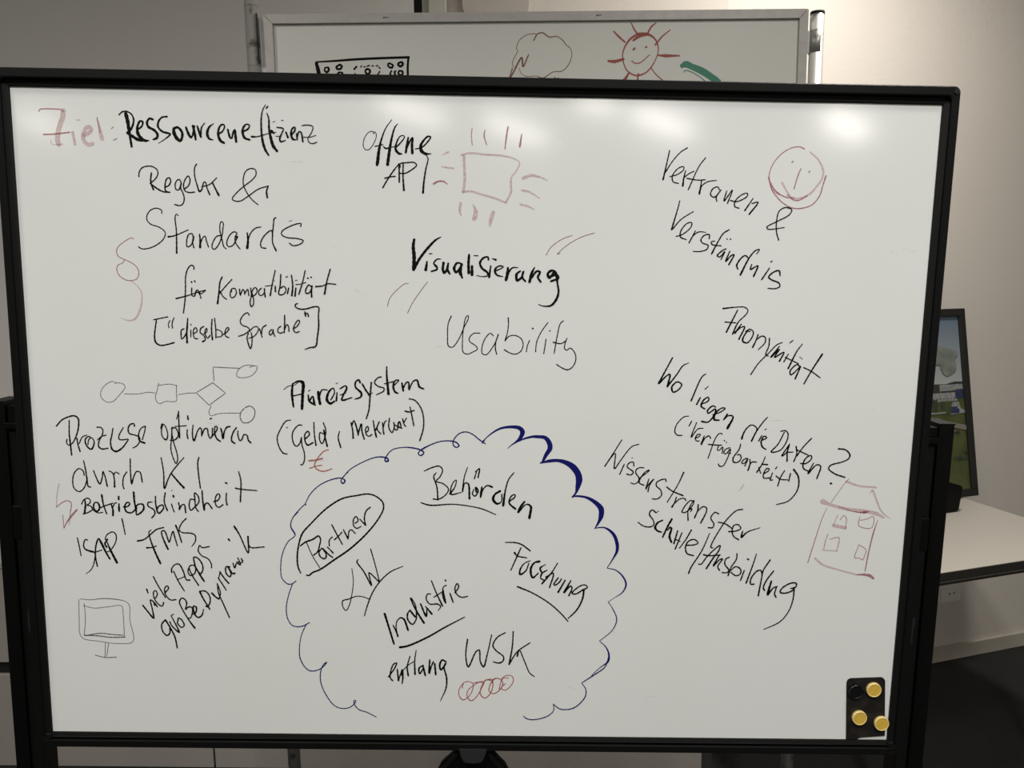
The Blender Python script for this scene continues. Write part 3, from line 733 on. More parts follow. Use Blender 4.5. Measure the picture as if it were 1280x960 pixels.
('drawing', 'gray', 'thin grey drawing of a computer monitor', """S502 6862 10 640 6873 10 815 6852 14 989 6861 14 1126 6891 10 1176 6945 10 1174 7157 10 1202 7481 10 990 7516 10 746 7487 10 503 7443 10 464 7370 10 467 7166 10 479 6871 10
S550 6925 10 556 7128 10 523 7406 10
S540 6962 10 686 6994 10 878 6973 10 1071 6959 10 1085 7084 10 1086 7418 10
S532 7397 17 716 7404 17 890 7424 17 1091 7418 17
S541 7402 15 753 7366 15 927 7382 15 1067 7390 15
S815 7510 10 795 7729 10
S859 7514 10 822 7710 10
S665 7693 13 804 7725 13 962 7718 13"""),
('handwritten_word', 'black', 'bold black handwriting "Anreizsystem"', """S3408 3857 12 3465 3813 12 3549 3795 12 3601 3757 12
S3525 3778 24 3513 3915 36 3530 4094 26
S3525 3778 16 3601 3743 28 3660 3759 48 3656 3930 40 3644 4118 40
S3513 3949 18 3657 3913 18
S3733 3877 12 3759 3860 12
S3732 3929 20 3747 4014 32 3823 4064 24
S3747 4014 24 3791 3945 20 3814 4056 32
S3868 3884 36 3875 3961 40 3890 4046 36
S3884 3943 20 3919 3857 20 3995 3856 14
S4035 3992 20 4087 3889 18 4071 3829 18 4011 3881 28 3984 3993 40 4026 4040 36 4085 4009 24
S4121 3888 16 4111 4000 28
S4109 3769 10 4134 3758 10
S4163 3836 20 4240 3793 18 4253 3827 28 4205 3921 24 4187 3990 28 4322 3954 16
S4162 3922 14 4239 3890 14
S4434 3747 28 4418 3710 24 4375 3739 24 4371 3808 24 4450 3892 32 4441 3943 24 4364 3974 18
S4463 3764 22 4509 3848 26 4551 3907 24
S4586 3745 22 4567 3933 22 4549 4122 20 4514 4239 20
S4542 3925 10 4602 3884 10
S4721 3666 18 4679 3675 18 4628 3744 18 4678 3794 18 4754 3819 18 4754 3853 18 4652 3911 14
S4794 3529 18 4794 3639 24 4816 3895 36
S4763 3759 16 4881 3726 16
S4889 3782 16 4957 3705 16 4906 3714 20 4881 3791 28 4906 3868 28 4945 3884 20
S4999 3747 24 5016 3849 28
S5007 3832 20 5058 3737 20 5083 3728 20 5097 3830 28
S5097 3830 18 5151 3719 18 5201 3701 24 5235 3794 30 5294 3819 18"""),
('handwritten_line', 'black', 'black handwriting "(Geld, Mehrwert)"', """S3485 4276 16 3421 4294 18 3342 4416 18 3300 4521 18 3319 4642 18 3377 4737 22 3428 4748 18
S3640 4346 18 3597 4343 18 3519 4431 18 3504 4518 18 3532 4621 20 3566 4638 18 3610 4585 18 3628 4516 18
S3628 4516 18 3634 4620 18 3663 4724 18 3664 4829 18 3629 4899 18 3609 4891 16
S3432 4380 16 3442 4383 16
S3673 4541 20 3739 4471 20 3723 4428 20 3680 4463 20 3678 4567 20 3711 4619 26 3788 4583 20
S3801 4305 18 3807 4478 18 3825 4621 22
S3926 4459 18 3884 4443 18 3877 4547 18 3907 4598 18 3951 4494 18 3961 4407 18 3929 4304 16
S3935 4407 22 3951 4511 22 3978 4632 24
S4147 4425 16 4129 4508 18 4162 4647 22
S4305 4298 20 4326 4401 20 4333 4514 24
S4318 4332 20 4344 4271 18 4394 4418 24 4402 4469 20
S4402 4452 20 4446 4313 20 4453 4417 20 4483 4524 22
S4504 4433 18 4542 4398 18 4530 4346 18 4505 4373 18 4512 4459 18 4546 4485 18 4589 4458 18
S4607 4267 16 4624 4379 20 4648 4492 26
S4640 4397 18 4692 4275 18 4658 4379 18 4708 4448 18
S4734 4291 18 4742 4395 18 4751 4447 22
S4743 4360 16 4769 4274 16 4786 4265 16
S4828 4229 18 4819 4359 18 4861 4428 18 4892 4358 18 4887 4289 18
S4892 4375 18 4929 4392 18 4947 4288 18
S4904 4323 18 4981 4357 18 4964 4271 18 4947 4340 18 4998 4365 18
S5006 4235 18 5032 4321 18 5049 4338 18
S5023 4287 16 5057 4226 16
S5108 4070 16 5134 4199 18 5159 4328 18
S5040 4128 22 5100 4139 18 5164 4116 18
S5095 3959 16 5168 3975 18 5252 4077 18 5290 4214 18 5287 4369 18 5239 4535 20"""),
('euro_sign', 'orange', 'orange red euro sign under the brackets', """S3991 4681 18 3931 4703 18 3853 4791 18 3800 4897 18 3824 4949 18 3901 4983 20 3969 4973 18 4035 4946 16
S3724 4838 24 3818 4827 24 3907 4804 24
S3736 4943 18 3817 4914 16 3902 4899 16"""),
('handwritten_word', 'black', 'black handwriting "Partner" inside an oval', """S3580 6443 19 3547 6357 23 3538 6212 25 3562 6031 23 3617 5868 25 3741 5723 22 3968 5497 24 4177 5364 24 4383 5317 22 4521 5295 22 4624 5319 22 4727 5406 22 4740 5495 22 4674 5638 22 4516 5847 25 4272 6084 27 4044 6250 27 3851 6389 25 3745 6436 25 3696 6478 25 3661 6473 19
S3582 6052 20 3658 5993 25 3754 5956 25 3841 5904 25 3866 5954 20 3853 6027 20 3820 6135 21 3767 6181 21
S3667 5993 14 3758 6209 14 3859 6380 14
S3882 6080 21 3841 6135 21 3862 6207 21 3923 6230 23 3941 6170 21 3890 6080 21 3976 6170 21 4027 6209 21
S3956 6061 18 3994 6097 18 4037 6147 23
S3986 6043 18 3987 5962 18 4028 5916 18
S4025 5740 20 4084 5862 20 4168 6022 18
S4057 5955 20 4118 5897 18 4162 5846 18
S4185 5810 18 4247 5940 23
S4247 5940 18 4266 5823 18 4292 5808 18 4347 5858 18
S4345 5714 18 4388 5678 18 4363 5616 18 4328 5652 18 4327 5751 18 4370 5786 18 4427 5758 18
S4414 5656 18 4449 5695 18 4491 5739 25
S4491 5739 20 4475 5641 20 4502 5534 20 4557 5483 20"""),
('handwritten_word', 'black', 'black letters "LW"', """S4383 6238 16 4365 6266 21 4460 6410 21 4566 6613 23 4546 6518 19 4533 6427 19 4668 6553 21
S4558 6082 18 4617 6299 16 4677 6553 17
S5004 6326 12 4826 6414 19 4685 6553 19 4579 6719 19 4508 6904 19 4463 7062 15
S4295 6367 12 4313 6558 12 4281 6797 14 4245 6926 15 4205 6986 15 4161 6927 15 4162 6844 19 4246 6816 19 4351 6774 14 4448 6780 14 4544 6817 14"""),
('handwritten_word', 'black', 'underlined black handwriting "Industrie"', """S4749 7030 35 4787 7160 29 4878 7475 27
S4866 7196 19 4910 7288 23 4936 7366 25 4910 7251 17 4919 7140 17 4972 7083 21 5016 7101 29 5078 7268 29
S5104 6970 19 5069 7026 25 5078 7119 23 5139 7178 23 5192 7099 19 5192 7006 17
S5104 6970 25 5175 7062 29 5201 7080 17
S5201 7025 19 5175 6877 17 5113 6786 23 5131 6841 23 5201 6988 25 5302 7157 31
S5254 6876 23 5333 7056 29 5342 6949 17
S5324 6912 19 5412 7022 31
S5394 6727 17 5350 6728 19 5333 6802 19 5385 6875 19 5491 6873 23 5535 6910 19 5500 6969 12
S5405 6534 17 5473 6708 19 5561 6900 25
S5438 6773 17 5578 6679 17
S5569 6679 19 5605 6853 25
S5587 6835 17 5560 6725 17 5577 6615 17 5612 6596 17
S5665 6714 21 5710 6843 21
S5599 6519 21 5605 6530 21
S5735 6704 19 5787 6612 19 5766 6566 19 5735 6631 19 5753 6713 19 5824 6768 19 5911 6754 19
S4959 7523 33 5069 7501 29 5351 7367 27 5598 7215 23 5875 7059 15"""),
('handwritten_word', 'black', 'underlined black handwriting "Behörden"', """S5303 4959 16 5414 4907 20 5508 4888 20 5552 4940 18 5518 5037 18 5466 5100 18 5561 5134 18 5635 5212 18 5588 5301 18 5493 5356 20 5429 5353 22
S5466 4981 16 5432 5030 20 5475 5179 20 5490 5365 22
S5657 5274 28 5725 5175 16 5741 5078 16 5707 5105 16 5665 5212 18 5674 5282 24 5811 5254 14
S5894 4900 14 5853 5032 16 5829 5245 20 5862 5120 18 5905 5129 24 5926 5341 29
S5990 5057 20 6018 4959 14
S6006 4960 18 6057 4915 20 6042 5038 22
S5983 5207 16 5967 5278 20 6001 5304 20 6044 5224 24 6009 5180 28 6018 5242 24
S6095 5170 20 6087 5241 33 6079 5321 24 6112 5205 18 6172 5151 20 6238 5172 30
S6345 5228 33 6277 5274 28 6252 5345 41 6305 5407 33 6365 5379 16 6372 5272 20
S6534 4964 16 6463 5059 18 6422 5201 20 6392 5432 37
S6468 5378 20 6554 5305 20 6550 5273 18 6502 5297 20 6477 5395 24 6565 5480 29
S6684 5375 29 6634 5447 33 6601 5527 29 6711 5410 16 6772 5436 33 6758 5606 37
S5257 5407 16 5381 5441 22 5692 5423 16 5934 5448 16 6107 5486 18 6290 5562 14"""),
('handwritten_word', 'black', 'black handwriting "entlang"', """S4798 7970 21 4887 7836 21 4914 7760 21 4870 7780 21 4825 7913 21 4824 7988 21 4854 8026 25
S4923 7855 21 4940 8025 27
S4940 8025 17 4994 7854 17 4985 7948 17
S5002 7873 19 5002 7986 25 4990 8072 17
S5104 7655 17 5065 7815 21 5079 7951 27
S5002 7873 15 5082 7787 15 5153 7739 15
S5192 7560 13 5171 7720 19 5175 7927 27
S5287 7794 21 5233 7832 25 5242 7917 25 5296 7831 19
S5287 7794 27 5322 7944 27
S5384 7708 25 5376 7868 27 5376 7915 25 5411 7792 19 5437 7735 25
S5455 7763 25 5470 7928 29
S5615 7733 25 5561 7706 25 5526 7781 29 5544 7857 25 5615 7752 29 5589 7809 21 5625 7979 25 5617 8131 21 5538 8326 11"""),
('handwritten_word', 'black', 'black handwriting "WSK"', """S5917 7395 23 5895 7636 19 5932 7805 25 6039 7578 21 6084 7549 21 6103 7727 21 6149 7802 27 6200 7613 19 6258 7322 17
S6452 7286 19 6338 7358 21 6278 7481 21 6323 7555 21 6431 7648 21 6423 7714 21 6370 7743 25 6281 7725 15
S6563 7268 19 6553 7496 21 6513 7760 25
S6513 7760 21 6625 7570 19 6803 7433 19
S6626 7636 27 6651 7542 19 6734 7720 17 6809 7889 17 6873 7941 17"""),
('ring_chain', 'red2', 'red chain of overlapping rings under "WSK"', """S5849 8128 13 5866 8052 13 5928 8028 13 6000 8060 13 5992 8165 13 5931 8270 13 5859 8309 17 5805 8243 13 5805 8148 13 5866 8052 13
S6152 8049 13 6098 8034 13 6009 8088 13 5930 8165 13 5922 8261 13 5976 8321 17 6047 8269 13 6134 8106 13 6160 8029 13 6080 8034 13 6009 8050 13
S6258 8009 15 6187 8001 15 6117 8125 15 6109 8220 15 6172 8277 17 6243 8219 15 6286 8085 15 6267 7990 15 6169 8010 15
S6276 8047 15 6294 7990 15 6374 7979 15 6428 8045 15 6385 8150 15 6297 8209 15 6233 8171 15 6267 8028 15 6329 7970 15
S6464 8054 13 6403 8122 13 6457 8155 13 6545 8082 13 6579 7987 13 6542 7930 13 6453 7941 13 6401 8027 13 6376 8141 13
S6427 7988 11 6409 7970 11 6507 7968 11"""),
('handwritten_word', 'black', 'underlined black handwriting "Forschung"', """S6433 5961 16 6576 5963 21 6663 5992 21 6778 6077 23
S6650 6034 19 6605 6143 23 6513 6366 17
S6561 6108 27 6596 6152 21 6728 6180 19
S6781 6223 16 6703 6260 16 6644 6352 25 6645 6425 29 6723 6369 21 6764 6259 16
S6912 6230 37 6843 6249 25 6792 6341 33 6821 6468 29 6898 6403 19
S6995 6274 12 6923 6330 29 6942 6384 25
S7020 6356 17 6951 6403 25 6935 6476 21 6988 6503 19
S7166 6250 16 7091 6382 19 6954 6554 27
S7005 6457 19 7109 6401 21 7061 6612 21
S7180 6464 21 7121 6565 21 7139 6574 21 7199 6527 21 7225 6481 21
S7278 6499 21 7185 6675 29
S7357 6507 21 7265 6683 27 7359 6580 21 7377 6617 21 7336 6724 23
S7545 6633 25 7597 6596 17 7552 6563 17 7465 6597 19 7379 6690 21 7432 6699 21 7536 6633 23
S7545 6633 27 7531 6762 25 7457 6929 23 7336 7061 17
S6613 6603 25 6817 6689 19 7066 6842 19 7247 7006 19 7332 7104 17"""),
('cloud_outline', 'blue', 'blue marker cloud outline, bold along its upper right', """S3561 5565 14 3485 5655 14 3457 5763 14 3515 5896 14 3418 5988 14 3336 6160 14 3306 6342 14 3319 6523 14 3404 6608 17 3465 6598 14 3513 6561 16
S3465 6598 14 3409 6760 14 3370 6945 15 3384 7111 15 3452 7217 15 3575 7229 17 3690 7172 15
S3637 7209 15 3572 7365 12 3543 7533 13 3548 7702 17 3625 7851 15 3695 7894 17 3801 7877 15 3891 7810 15 3924 7757 15 3874 7801 15 3836 7905 15 3834 8057 15 3902 8246 15 4024 8416 15 4131 8459 15 4238 8443 15 4310 8384 15 4329 8336 15 4302 8337 15 4319 8413 15 4381 8479 15 4479 8511 15 4621 8586 13
S3673 5465 14 3668 5453 14 3501 5628 14 3455 5763 14 3513 5887 14
S3656 5460 12 3731 5314 14 3853 5188 14 4008 5106 16 4129 5075 18 4172 5078 14 4214 5109 22 4188 5151 22 4159 5122 20 4180 5069 12 4258 4988 12
S4182 5072 14 4277 4960 14 4449 4852 14 4621 4780 16 4723 4770 20 4800 4791 24 4808 4826 24 4766 4827 24 4775 4778 16 4860 4671 14 4997 4634 14 5133 4636 20 5253 4666 20 5296 4700 20 5253 4744 20 5219 4718 18 5262 4657 14 5406 4580 14
S5263 4665 12 5400 4585 16 5536 4539 16 5672 4534 18 5741 4554 20 5775 4597 20 5741 4623 18 5698 4589 18 5698 4528 16 5774 4431 16 5868 4404 16 5962 4437 16 6048 4506 18 6137 4565 16
L6091 4557 16 6125 4513 16
P6099 4531 12 6200 4434 18 6336 4350 28 6489 4325 40 6600 4341 56 6640 4392 68 6603 4489 48 6544 4542 24 6493 4577 14 6442 4625 8
P6561 4538 12 6662 4488 24 6798 4454 36 6935 4461 48
P6817 4458 36 6946 4466 52 7007 4535 69 7021 4613 69 6968 4710 53 6919 4816 28
P6894 4822 20 7022 4792 45 7142 4785 45 7263 4820 69 7351 4880 89 7413 4967 89 7433 5055 93 7418 5144 69 7395 5233 29 7345 5301 20
P7345 5294 20 7396 5283 24 7535 5299 33 7658 5363 57 7748 5460 78 7751 5567 70 7723 5648 37 7670 5747 12
P7675 5737 12 7805 5729 21 7930 5818 45 7987 5952 49 7991 6061 41 7942 6171 21 7863 6308 10
P7863 6314 10 7984 6343 14 8092 6442 23 8135 6552 25 8092 6663 17 7980 6747 8 7894 6809 8
S7894 6809 10 7968 6923 10 8018 7034 13 8023 7071 13
S7950 6892 12 8016 7030 15 8019 7104 15 7961 7236 13 7789 7393 10
S7789 7393 10 7881 7480 15 7929 7592 25 7923 7687 34 7890 7744 21
S7889 7734 21 7802 7801 11 7698 7907 11
S7899 7753 13 7865 7801 17 7699 7926 19 7559 8026 13
S7556 8032 11 7616 8127 13 7610 8241 17 7462 8406 17 7319 8440 15 7247 8427 15 7156 8358 13
S7159 8357 11 7162 8457 13 7088 8535 15 6963 8585 15 6838 8599 15 6765 8577 15 6732 8543 11"""),
('handwritten_word', 'black', 'slanting black handwriting "Wissenstransfer"', """S8001 4485 16 7891 4674 16 7777 4863 20 7859 4736 16 7917 4673 16 7915 4888 20 7997 4769 16 8145 4574 16 8238 4541 16
S8047 4824 18 7991 4966 18
S8147 4735 12 8158 4731 12
S8181 4845 18 8170 4793 18 8119 4802 18 8087 4855 18 8176 4933 20 8143 4974 18 8087 4961 18
S8320 4870 16 8268 4867 16 8217 4897 18 8210 4942 18 8256 5012 18 8250 5065 18 8199 5101 16 8147 5084 16
S8274 5011 16 8382 4921 16 8399 4900 16 8348 4922 16 8282 5011 18 8264 5082 18 8330 5117 18
S8395 5027 16 8358 5170 20 8398 5098 16 8464 5026 16 8407 5116 16 8390 5205 22
S8633 5056 18 8628 5027 18 8568 5034 18 8501 5079 18 8503 5123 18 8566 5184 18 8578 5255 18 8519 5309 18 8453 5307 16
S8871 4928 22 8804 5092 16 8663 5352 16
S8645 5135 20 8722 5191 18 8877 5255 22
S8787 5279 16 8764 5360 18 8732 5419 27
S8756 5377 18 8831 5305 16 8900 5295 18 8922 5325 16
S9024 5338 16 8988 5321 16 8906 5411 18 8875 5492 18 8927 5491 18 9025 5374 16 9032 5320 16 8960 5464 16 8964 5607 20
S8960 5464 16 9011 5436 16 8996 5481 16
S9095 5382 22 9091 5462 18 9052 5570 23
S9083 5480 16 9166 5407 18 9211 5425 18 9213 5478 18 9143 5641 23
S9384 5508 18 9335 5486 18 9279 5567 18 9327 5656 18 9312 5707 18 9251 5708 21
S9716 5439 18 9638 5454 18 9523 5564 18 9426 5709 18 9301 5991 19 9327 5999 16
S9387 5628 18 9475 5645 18 9592 5721 18
S9542 5761 21 9638 5751 18 9705 5714 18 9667 5660 18 9607 5670 18 9586 5761 18 9616 5833 19 9688 5877 19
S9734 5750 18 9721 5840 29 9796 5767 19 9975 5698 10"""),
('handwritten_line', 'black', 'slanting black handwriting "Schule/Ausbildung"', """S8272 5647 18 8344 5697 18 8440 5710 21 8491 5677 18 8480 5614 18 8424 5534 23 8431 5489 20 8465 5467 22 8514 5506 18
S8514 5510 12 8549 5479 12
S8610 5612 20 8542 5649 27 8510 5721 35 8547 5766 27 8600 5783 23
S8737 5596 31 8692 5683 29 8621 5855 25
S8686 5755 16 8719 5710 25 8737 5727 29 8716 5845 33 8746 5926 27
S8826 5762 21 8782 5943 25
S8888 5788 18 8803 6025 21
S8814 5889 16 8868 5915 16
S9017 5747 21 8945 5887 19 8864 6009 16
S8949 5968 19 9071 5958 19 9119 5933 19 9068 5882 19 8990 5904 21 8947 5986 21 8972 6086 21 9061 6116 21
S9273 5792 14 9180 6038 19 9035 6295 21 9007 6377 21
S9146 6238 21 9173 6242 19 9255 6128 19 9388 5990 19 9430 5962 19 9417 6034 19 9344 6145 23 9255 6301 25
S9204 6101 23 9272 6113 19 9438 6103 19
S9429 6098 19 9350 6263 23 9433 6171 19 9476 6157 19 9412 6271 19 9441 6326 21
S9568 6132 19 9520 6160 19 9510 6234 19 9573 6324 21 9548 6357 19 9478 6358 19
S9673 6076 17 9669 6158 19 9597 6287 19 9565 6401 21
S9599 6324 17 9666 6268 19 9735 6304 21 9734 6377 19 9674 6400 19 9601 6351 19
S9789 6321 19 9745 6468 21
S9825 6156 23 9840 6162 23
S9946 6082 14 9903 6247 19 9825 6508 23
S10042 6373 17 10021 6318 21 9969 6328 21 9888 6448 21 9892 6522 21 9937 6521 21
S10144 6165 21 10057 6318 19 10038 6446 19 10008 6690 23
S10202 6325 21 10110 6464 21 10072 6574 21 10092 6611 23
S10181 6472 25 10153 6592 33 10140 6675 31 10213 6573 19 10269 6550 19
S10257 6563 19 10237 6665 21 10261 6710 21
S10460 6577 19 10529 6557 21 10534 6502 21 10463 6498 21 10344 6569 21 10313 6634 21 10385 6648 21 10488 6604 21 10506 6558 17
S10508 6585 23 10505 6724 19 10455 6910 17 10341 7070 17 10117 7190 13"""),
('handwritten_word', 'black', 'slanting black handwriting "Wo liegen"', """S8645 3347 22 8575 3488 20 8473 3697 28
S8482 3694 26 8579 3590 20 8621 3569 24 8594 3735 28
S8594 3735 26 8714 3571 20 8793 3450 18 8868 3410 12
S8710 3673 20 8654 3742 26 8674 3811 24 8741 3784 20 8788 3706 22 8744 3673 20 8710 3673 20
S9112 3556 14 9063 3591 18 8926 3927 22
S9150 3726 12 9109 3764 16
S9049 3882 22 9005 3974 24
S9065 3968 18 9140 3941 18 9169 3906 20 9154 3875 20 9088 3925 24 9067 4002 26 9120 4036 18
S9263 4008 18 9228 3991 20 9155 4062 24 9165 4096 22 9265 4034 20 9252 4112 22 9172 4217 20 9086 4210 26
S9235 4112 18 9335 4076 18 9397 4023 18 9349 4021 18 9268 4094 24 9255 4181 32 9324 4189 18
S9431 4101 20 9384 4183 20 9441 4126 18 9510 4134 20 9442 4300 38"""),
('handwritten_line', 'black', 'slanting black handwriting "die Daten?"', """S9832 4364 18 9845 4294 18 9773 4248 18 9707 4296 20 9661 4384 24 9647 4445 28
S9984 4139 16 9941 4188 18 9847 4329 20 9783 4472 26
S9957 4313 14 9979 4300 12
S9919 4397 20 9881 4471 20
S9915 4467 18 9990 4422 20 9954 4400 20 9916 4476 22 9938 4554 24 9986 4585 18
S10177 4331 16 10241 4321 18 10278 4360 18 10268 4465 18 10182 4598 18 10062 4621 20 10150 4511 18 10226 4344 18
S10309 4508 18 10213 4676 22 10278 4623 18 10306 4517 20 10286 4605 20 10290 4749 22
S10295 4622 16 10364 4618 16
S10402 4542 22 10417 4638 18 10382 4753 20
S10606 4422 20 10498 4549 18 10420 4673 18
S10405 4582 18 10574 4657 18
S10478 4775 18 10548 4777 18 10626 4705 18 10617 4662 18 10559 4689 20 10513 4778 22 10526 4848 20 10589 4882 18
S10659 4767 16 10592 4918 24 10704 4792 18 10758 4809 20 10718 4987 22
S10990 4563 22 11086 4576 20 11152 4645 22 11139 4698 20 11064 4743 18 10895 4798 20 10872 4843 20 10956 4912 20 11102 4963 22
S10914 5051 27 10928 5056 27"""),
('handwritten_line', 'black', 'slanting black bracketed handwriting "Verfügbarkeit"', """S8902 4140 14 8843 4149 16 8745 4258 16 8724 4363 18 8761 4406 18 8824 4408 18
S8948 4207 18 8914 4277 18
S9015 4228 16 8951 4433 18 9039 4315 16 9107 4305 16
S9003 4446 16 9062 4419 16 9077 4392 16 9035 4393 18 9011 4446 18 9022 4480 16 9065 4483 16
S9130 4409 16 9093 4532 24 9140 4444 18 9198 4408 18 9217 4443 18
S9372 4379 18 9342 4371 16 9294 4424 16 9197 4723 16
S9192 4527 18 9325 4537 18 9377 4536 16
S9334 4542 16 9321 4607 16 9346 4607 16 9392 4562 16 9387 4650 16
S9408 4468 16 9412 4475 16
S9437 4492 16 9440 4499 16
S9491 4570 16 9440 4588 16 9408 4641 18 9435 4658 16 9500 4587 16 9464 4719 16 9410 4825 16 9358 4830 18 9344 4800 16
S9469 4645 14 9507 4645 14
S9637 4515 16 9621 4585 18 9542 4718 20 9553 4770 20 9614 4770 18 9654 4716 18 9634 4664 18 9600 4668 16
S9732 4715 16 9689 4733 18 9667 4786 18 9701 4786 16 9749 4715 16 9712 4821 18
S9776 4732 18 9780 4802 18 9756 4891 20 9780 4802 18 9804 4767 18 9869 4766 16
S9985 4689 14 9952 4786 16 9881 4910 22
S9943 4795 18 10022 4799 20
S9903 4839 16 9937 4924 16
S9977 4927 18 10036 4890 18 10051 4855 16 10016 4855 18 9977 4927 18 9981 4988 18 10059 4987 18
S10098 4916 16 10075 5017 20 10109 5013 14
S10156 4827 16 10138 4857 16
S10264 4882 18 10214 4976 18 10182 5101 18
S10153 4959 20 10216 5003 16 10312 5010 16
S10349 4918 18 10330 5028 18
S10389 4862 24 10456 4955 22 10473 5079 20 10445 5186 18 10340 5312 16 10182 5364 14"""),
('handwritten_word', 'black', 'slanting black handwriting "Anonymität"', """S9298 2671 24 9464 2651 16 9582 2649 16 9631 2690 16 9605 2749 16 9509 2851 18 9442 3012 24
S9492 2688 18 9424 2836 22 9357 2985 24
S9332 2851 18 9476 2860 16
S9553 2876 18 9467 3003 22 9539 2926 18 9597 2909 20 9531 3078 22
S9677 2974 16 9651 2966 16 9596 3035 22 9583 3102 26 9643 3127 20 9714 3033 18 9719 2974 18 9666 2941 18 9618 2975 18
S9785 3015 20 9760 3099 18 9723 3184 26
S9767 3082 18 9840 3031 18 9884 3047 18 9888 3114 18 9801 3217 14
S9943 3058 18 9941 3164 18 9906 3283 18 9941 3299 16
S10119 3114 14 10050 3145 16 9939 3266 16 9812 3403 16 9719 3555 18
S10085 3165 16 9976 3316 22 10088 3204 18 10027 3315 22 10150 3245 18 10098 3365 24
S10263 3083 14 10221 3117 16
S10211 3270 16 10158 3372 18
S10171 3313 16 10355 3395 16
S10392 3131 14 10327 3225 18 10223 3462 24
S10392 3445 16 10339 3409 18 10251 3499 20 10263 3550 20 10359 3463 18 10388 3428 16 10326 3603 24
S10369 3306 12 10380 3309 12
S10393 3326 12 10405 3329 12
S10672 3262 26 10548 3477 20 10450 3670 20
S10432 3448 16 10532 3494 16 10662 3581 16"""),
('handwritten_line', 'black', 'slanting black handwriting "Vertrauen &"', """S8487 636 17 8457 799 17 8417 1007 23
S8445 911 17 8522 782 15 8630 654 15 8717 597 17
S8505 965 15 8594 940 15 8681 874 15 8679 835 15 8607 860 15 8538 957 17 8549 1028 17 8624 1051 15
S8707 887 15 8687 986 19 8680 1082 27
S8686 978 15 8757 921 15 8818 891 14
S8960 719 15 8884 823 15 8754 1128 17
S8727 982 17 8860 1002 15 8974 997 14
S8925 997 17 8916 1077 17 8901 1182 27 8929 1077 15 9008 1020 15 9119 1002 12
S9162 1121 15 9143 1086 15 9079 1107 17 9050 1187 17 9101 1218 17 9186 1121 15 9126 1218 17 9137 1269 16
S9261 1135 15 9232 1264 19 9335 1121 15 9278 1295 17
S9317 1255 17 9400 1269 16 9536 1194 16 9534 1159 15 9461 1180 16 9376 1270 17 9379 1334 17 9435 1352 16
S9612 1225 14 9514 1380 21
S9600 1290 14 9681 1272 17 9575 1427 23
S9984 1756 18 9950 1656 16 9941 1510 16 9969 1380 16 10049 1333 16 10133 1361 16 10104 1426 16 9960 1509 16 9816 1593 16 9835 1617 16 10049 1592 12"""),
('handwritten_word', 'black', 'slanting black handwriting "Verständnis"', """S8649 1275 16 8633 1352 16 8558 1644 23
S8567 1644 18 8676 1513 16 8833 1408 14
S8624 1732 16 8702 1707 16 8813 1607 16 8819 1550 16 8761 1560 16 8683 1658 18 8679 1739 20 8755 1771 16
S8874 1658 16 8798 1811 20
S8836 1729 16 8916 1670 16 9012 1672 12
S9061 1752 18 9063 1704 18 9000 1709 18 8951 1775 18 8981 1816 16 9049 1839 18 9043 1888 18 8961 1922 16 8857 1924 14
S9320 1634 18 9248 1681 18 9187 1779 18 9104 1952 23
S9137 1784 14 9088 1797 16 9106 1830 18 9223 1844 16
S9292 1884 16 9251 1901 18 9180 1976 22 9214 1991 18 9277 1917 18 9233 2024 16
S9296 1753 16 9303 1760 16
S9341 1752 16 9348 1759 16
S9343 1915 16 9297 2047 22 9363 1972 18 9404 1955 18 9341 2088 22
S9598 2001 16 9554 1966 20 9498 2003 20 9445 2102 24 9464 2143 20
S9703 1942 12 9738 1884 16 9692 1893 18 9614 1984 20 9502 2220 28
S9645 2082 16 9632 2148 22 9688 2115 18 9729 2097 20 9679 2238 24
S9886 2123 16 9790 2278 22
S9898 2045 16 9914 2033 16
S10032 2221 20 10017 2158 22 9959 2168 20 9880 2243 22 9915 2275 20 10027 2323 20 10038 2364 18 9981 2394 16 9880 2392 14"""),
('drawing', 'red', 'faded red smiling face drawn above "&"', """S10246 581 17 10182 557 15 10084 571 13 9958 645 13 9852 774 12 9810 902 12 9825 1013 15 9924 1139 17 10060 1204 17 10159 1203 12
P10325 619 19 10439 715 27 10514 857 29 10505 953 27 10446 1050 27 10354 1156 27 10209 1215 23 10127 1216 19
S9797 950 12 9856 1109 15 9998 1267 16 10135 1337 16 10267 1339 16 10396 1292 14 10488 1177 16 10520 1049 17 10555 917 19
P9982 1018 27 10073 1153 23 10126 1208 19
S10058 1169 12 10144 1232 17 10211 1239 17 10323 1180 16
P9835 1029 27 9872 1108 43 9959 1171 31
S10220 831 15 10189 911 15 10144 1095 14
S10097 756 17 10109 742 17
S10325 875 17 10339 862 17"""),
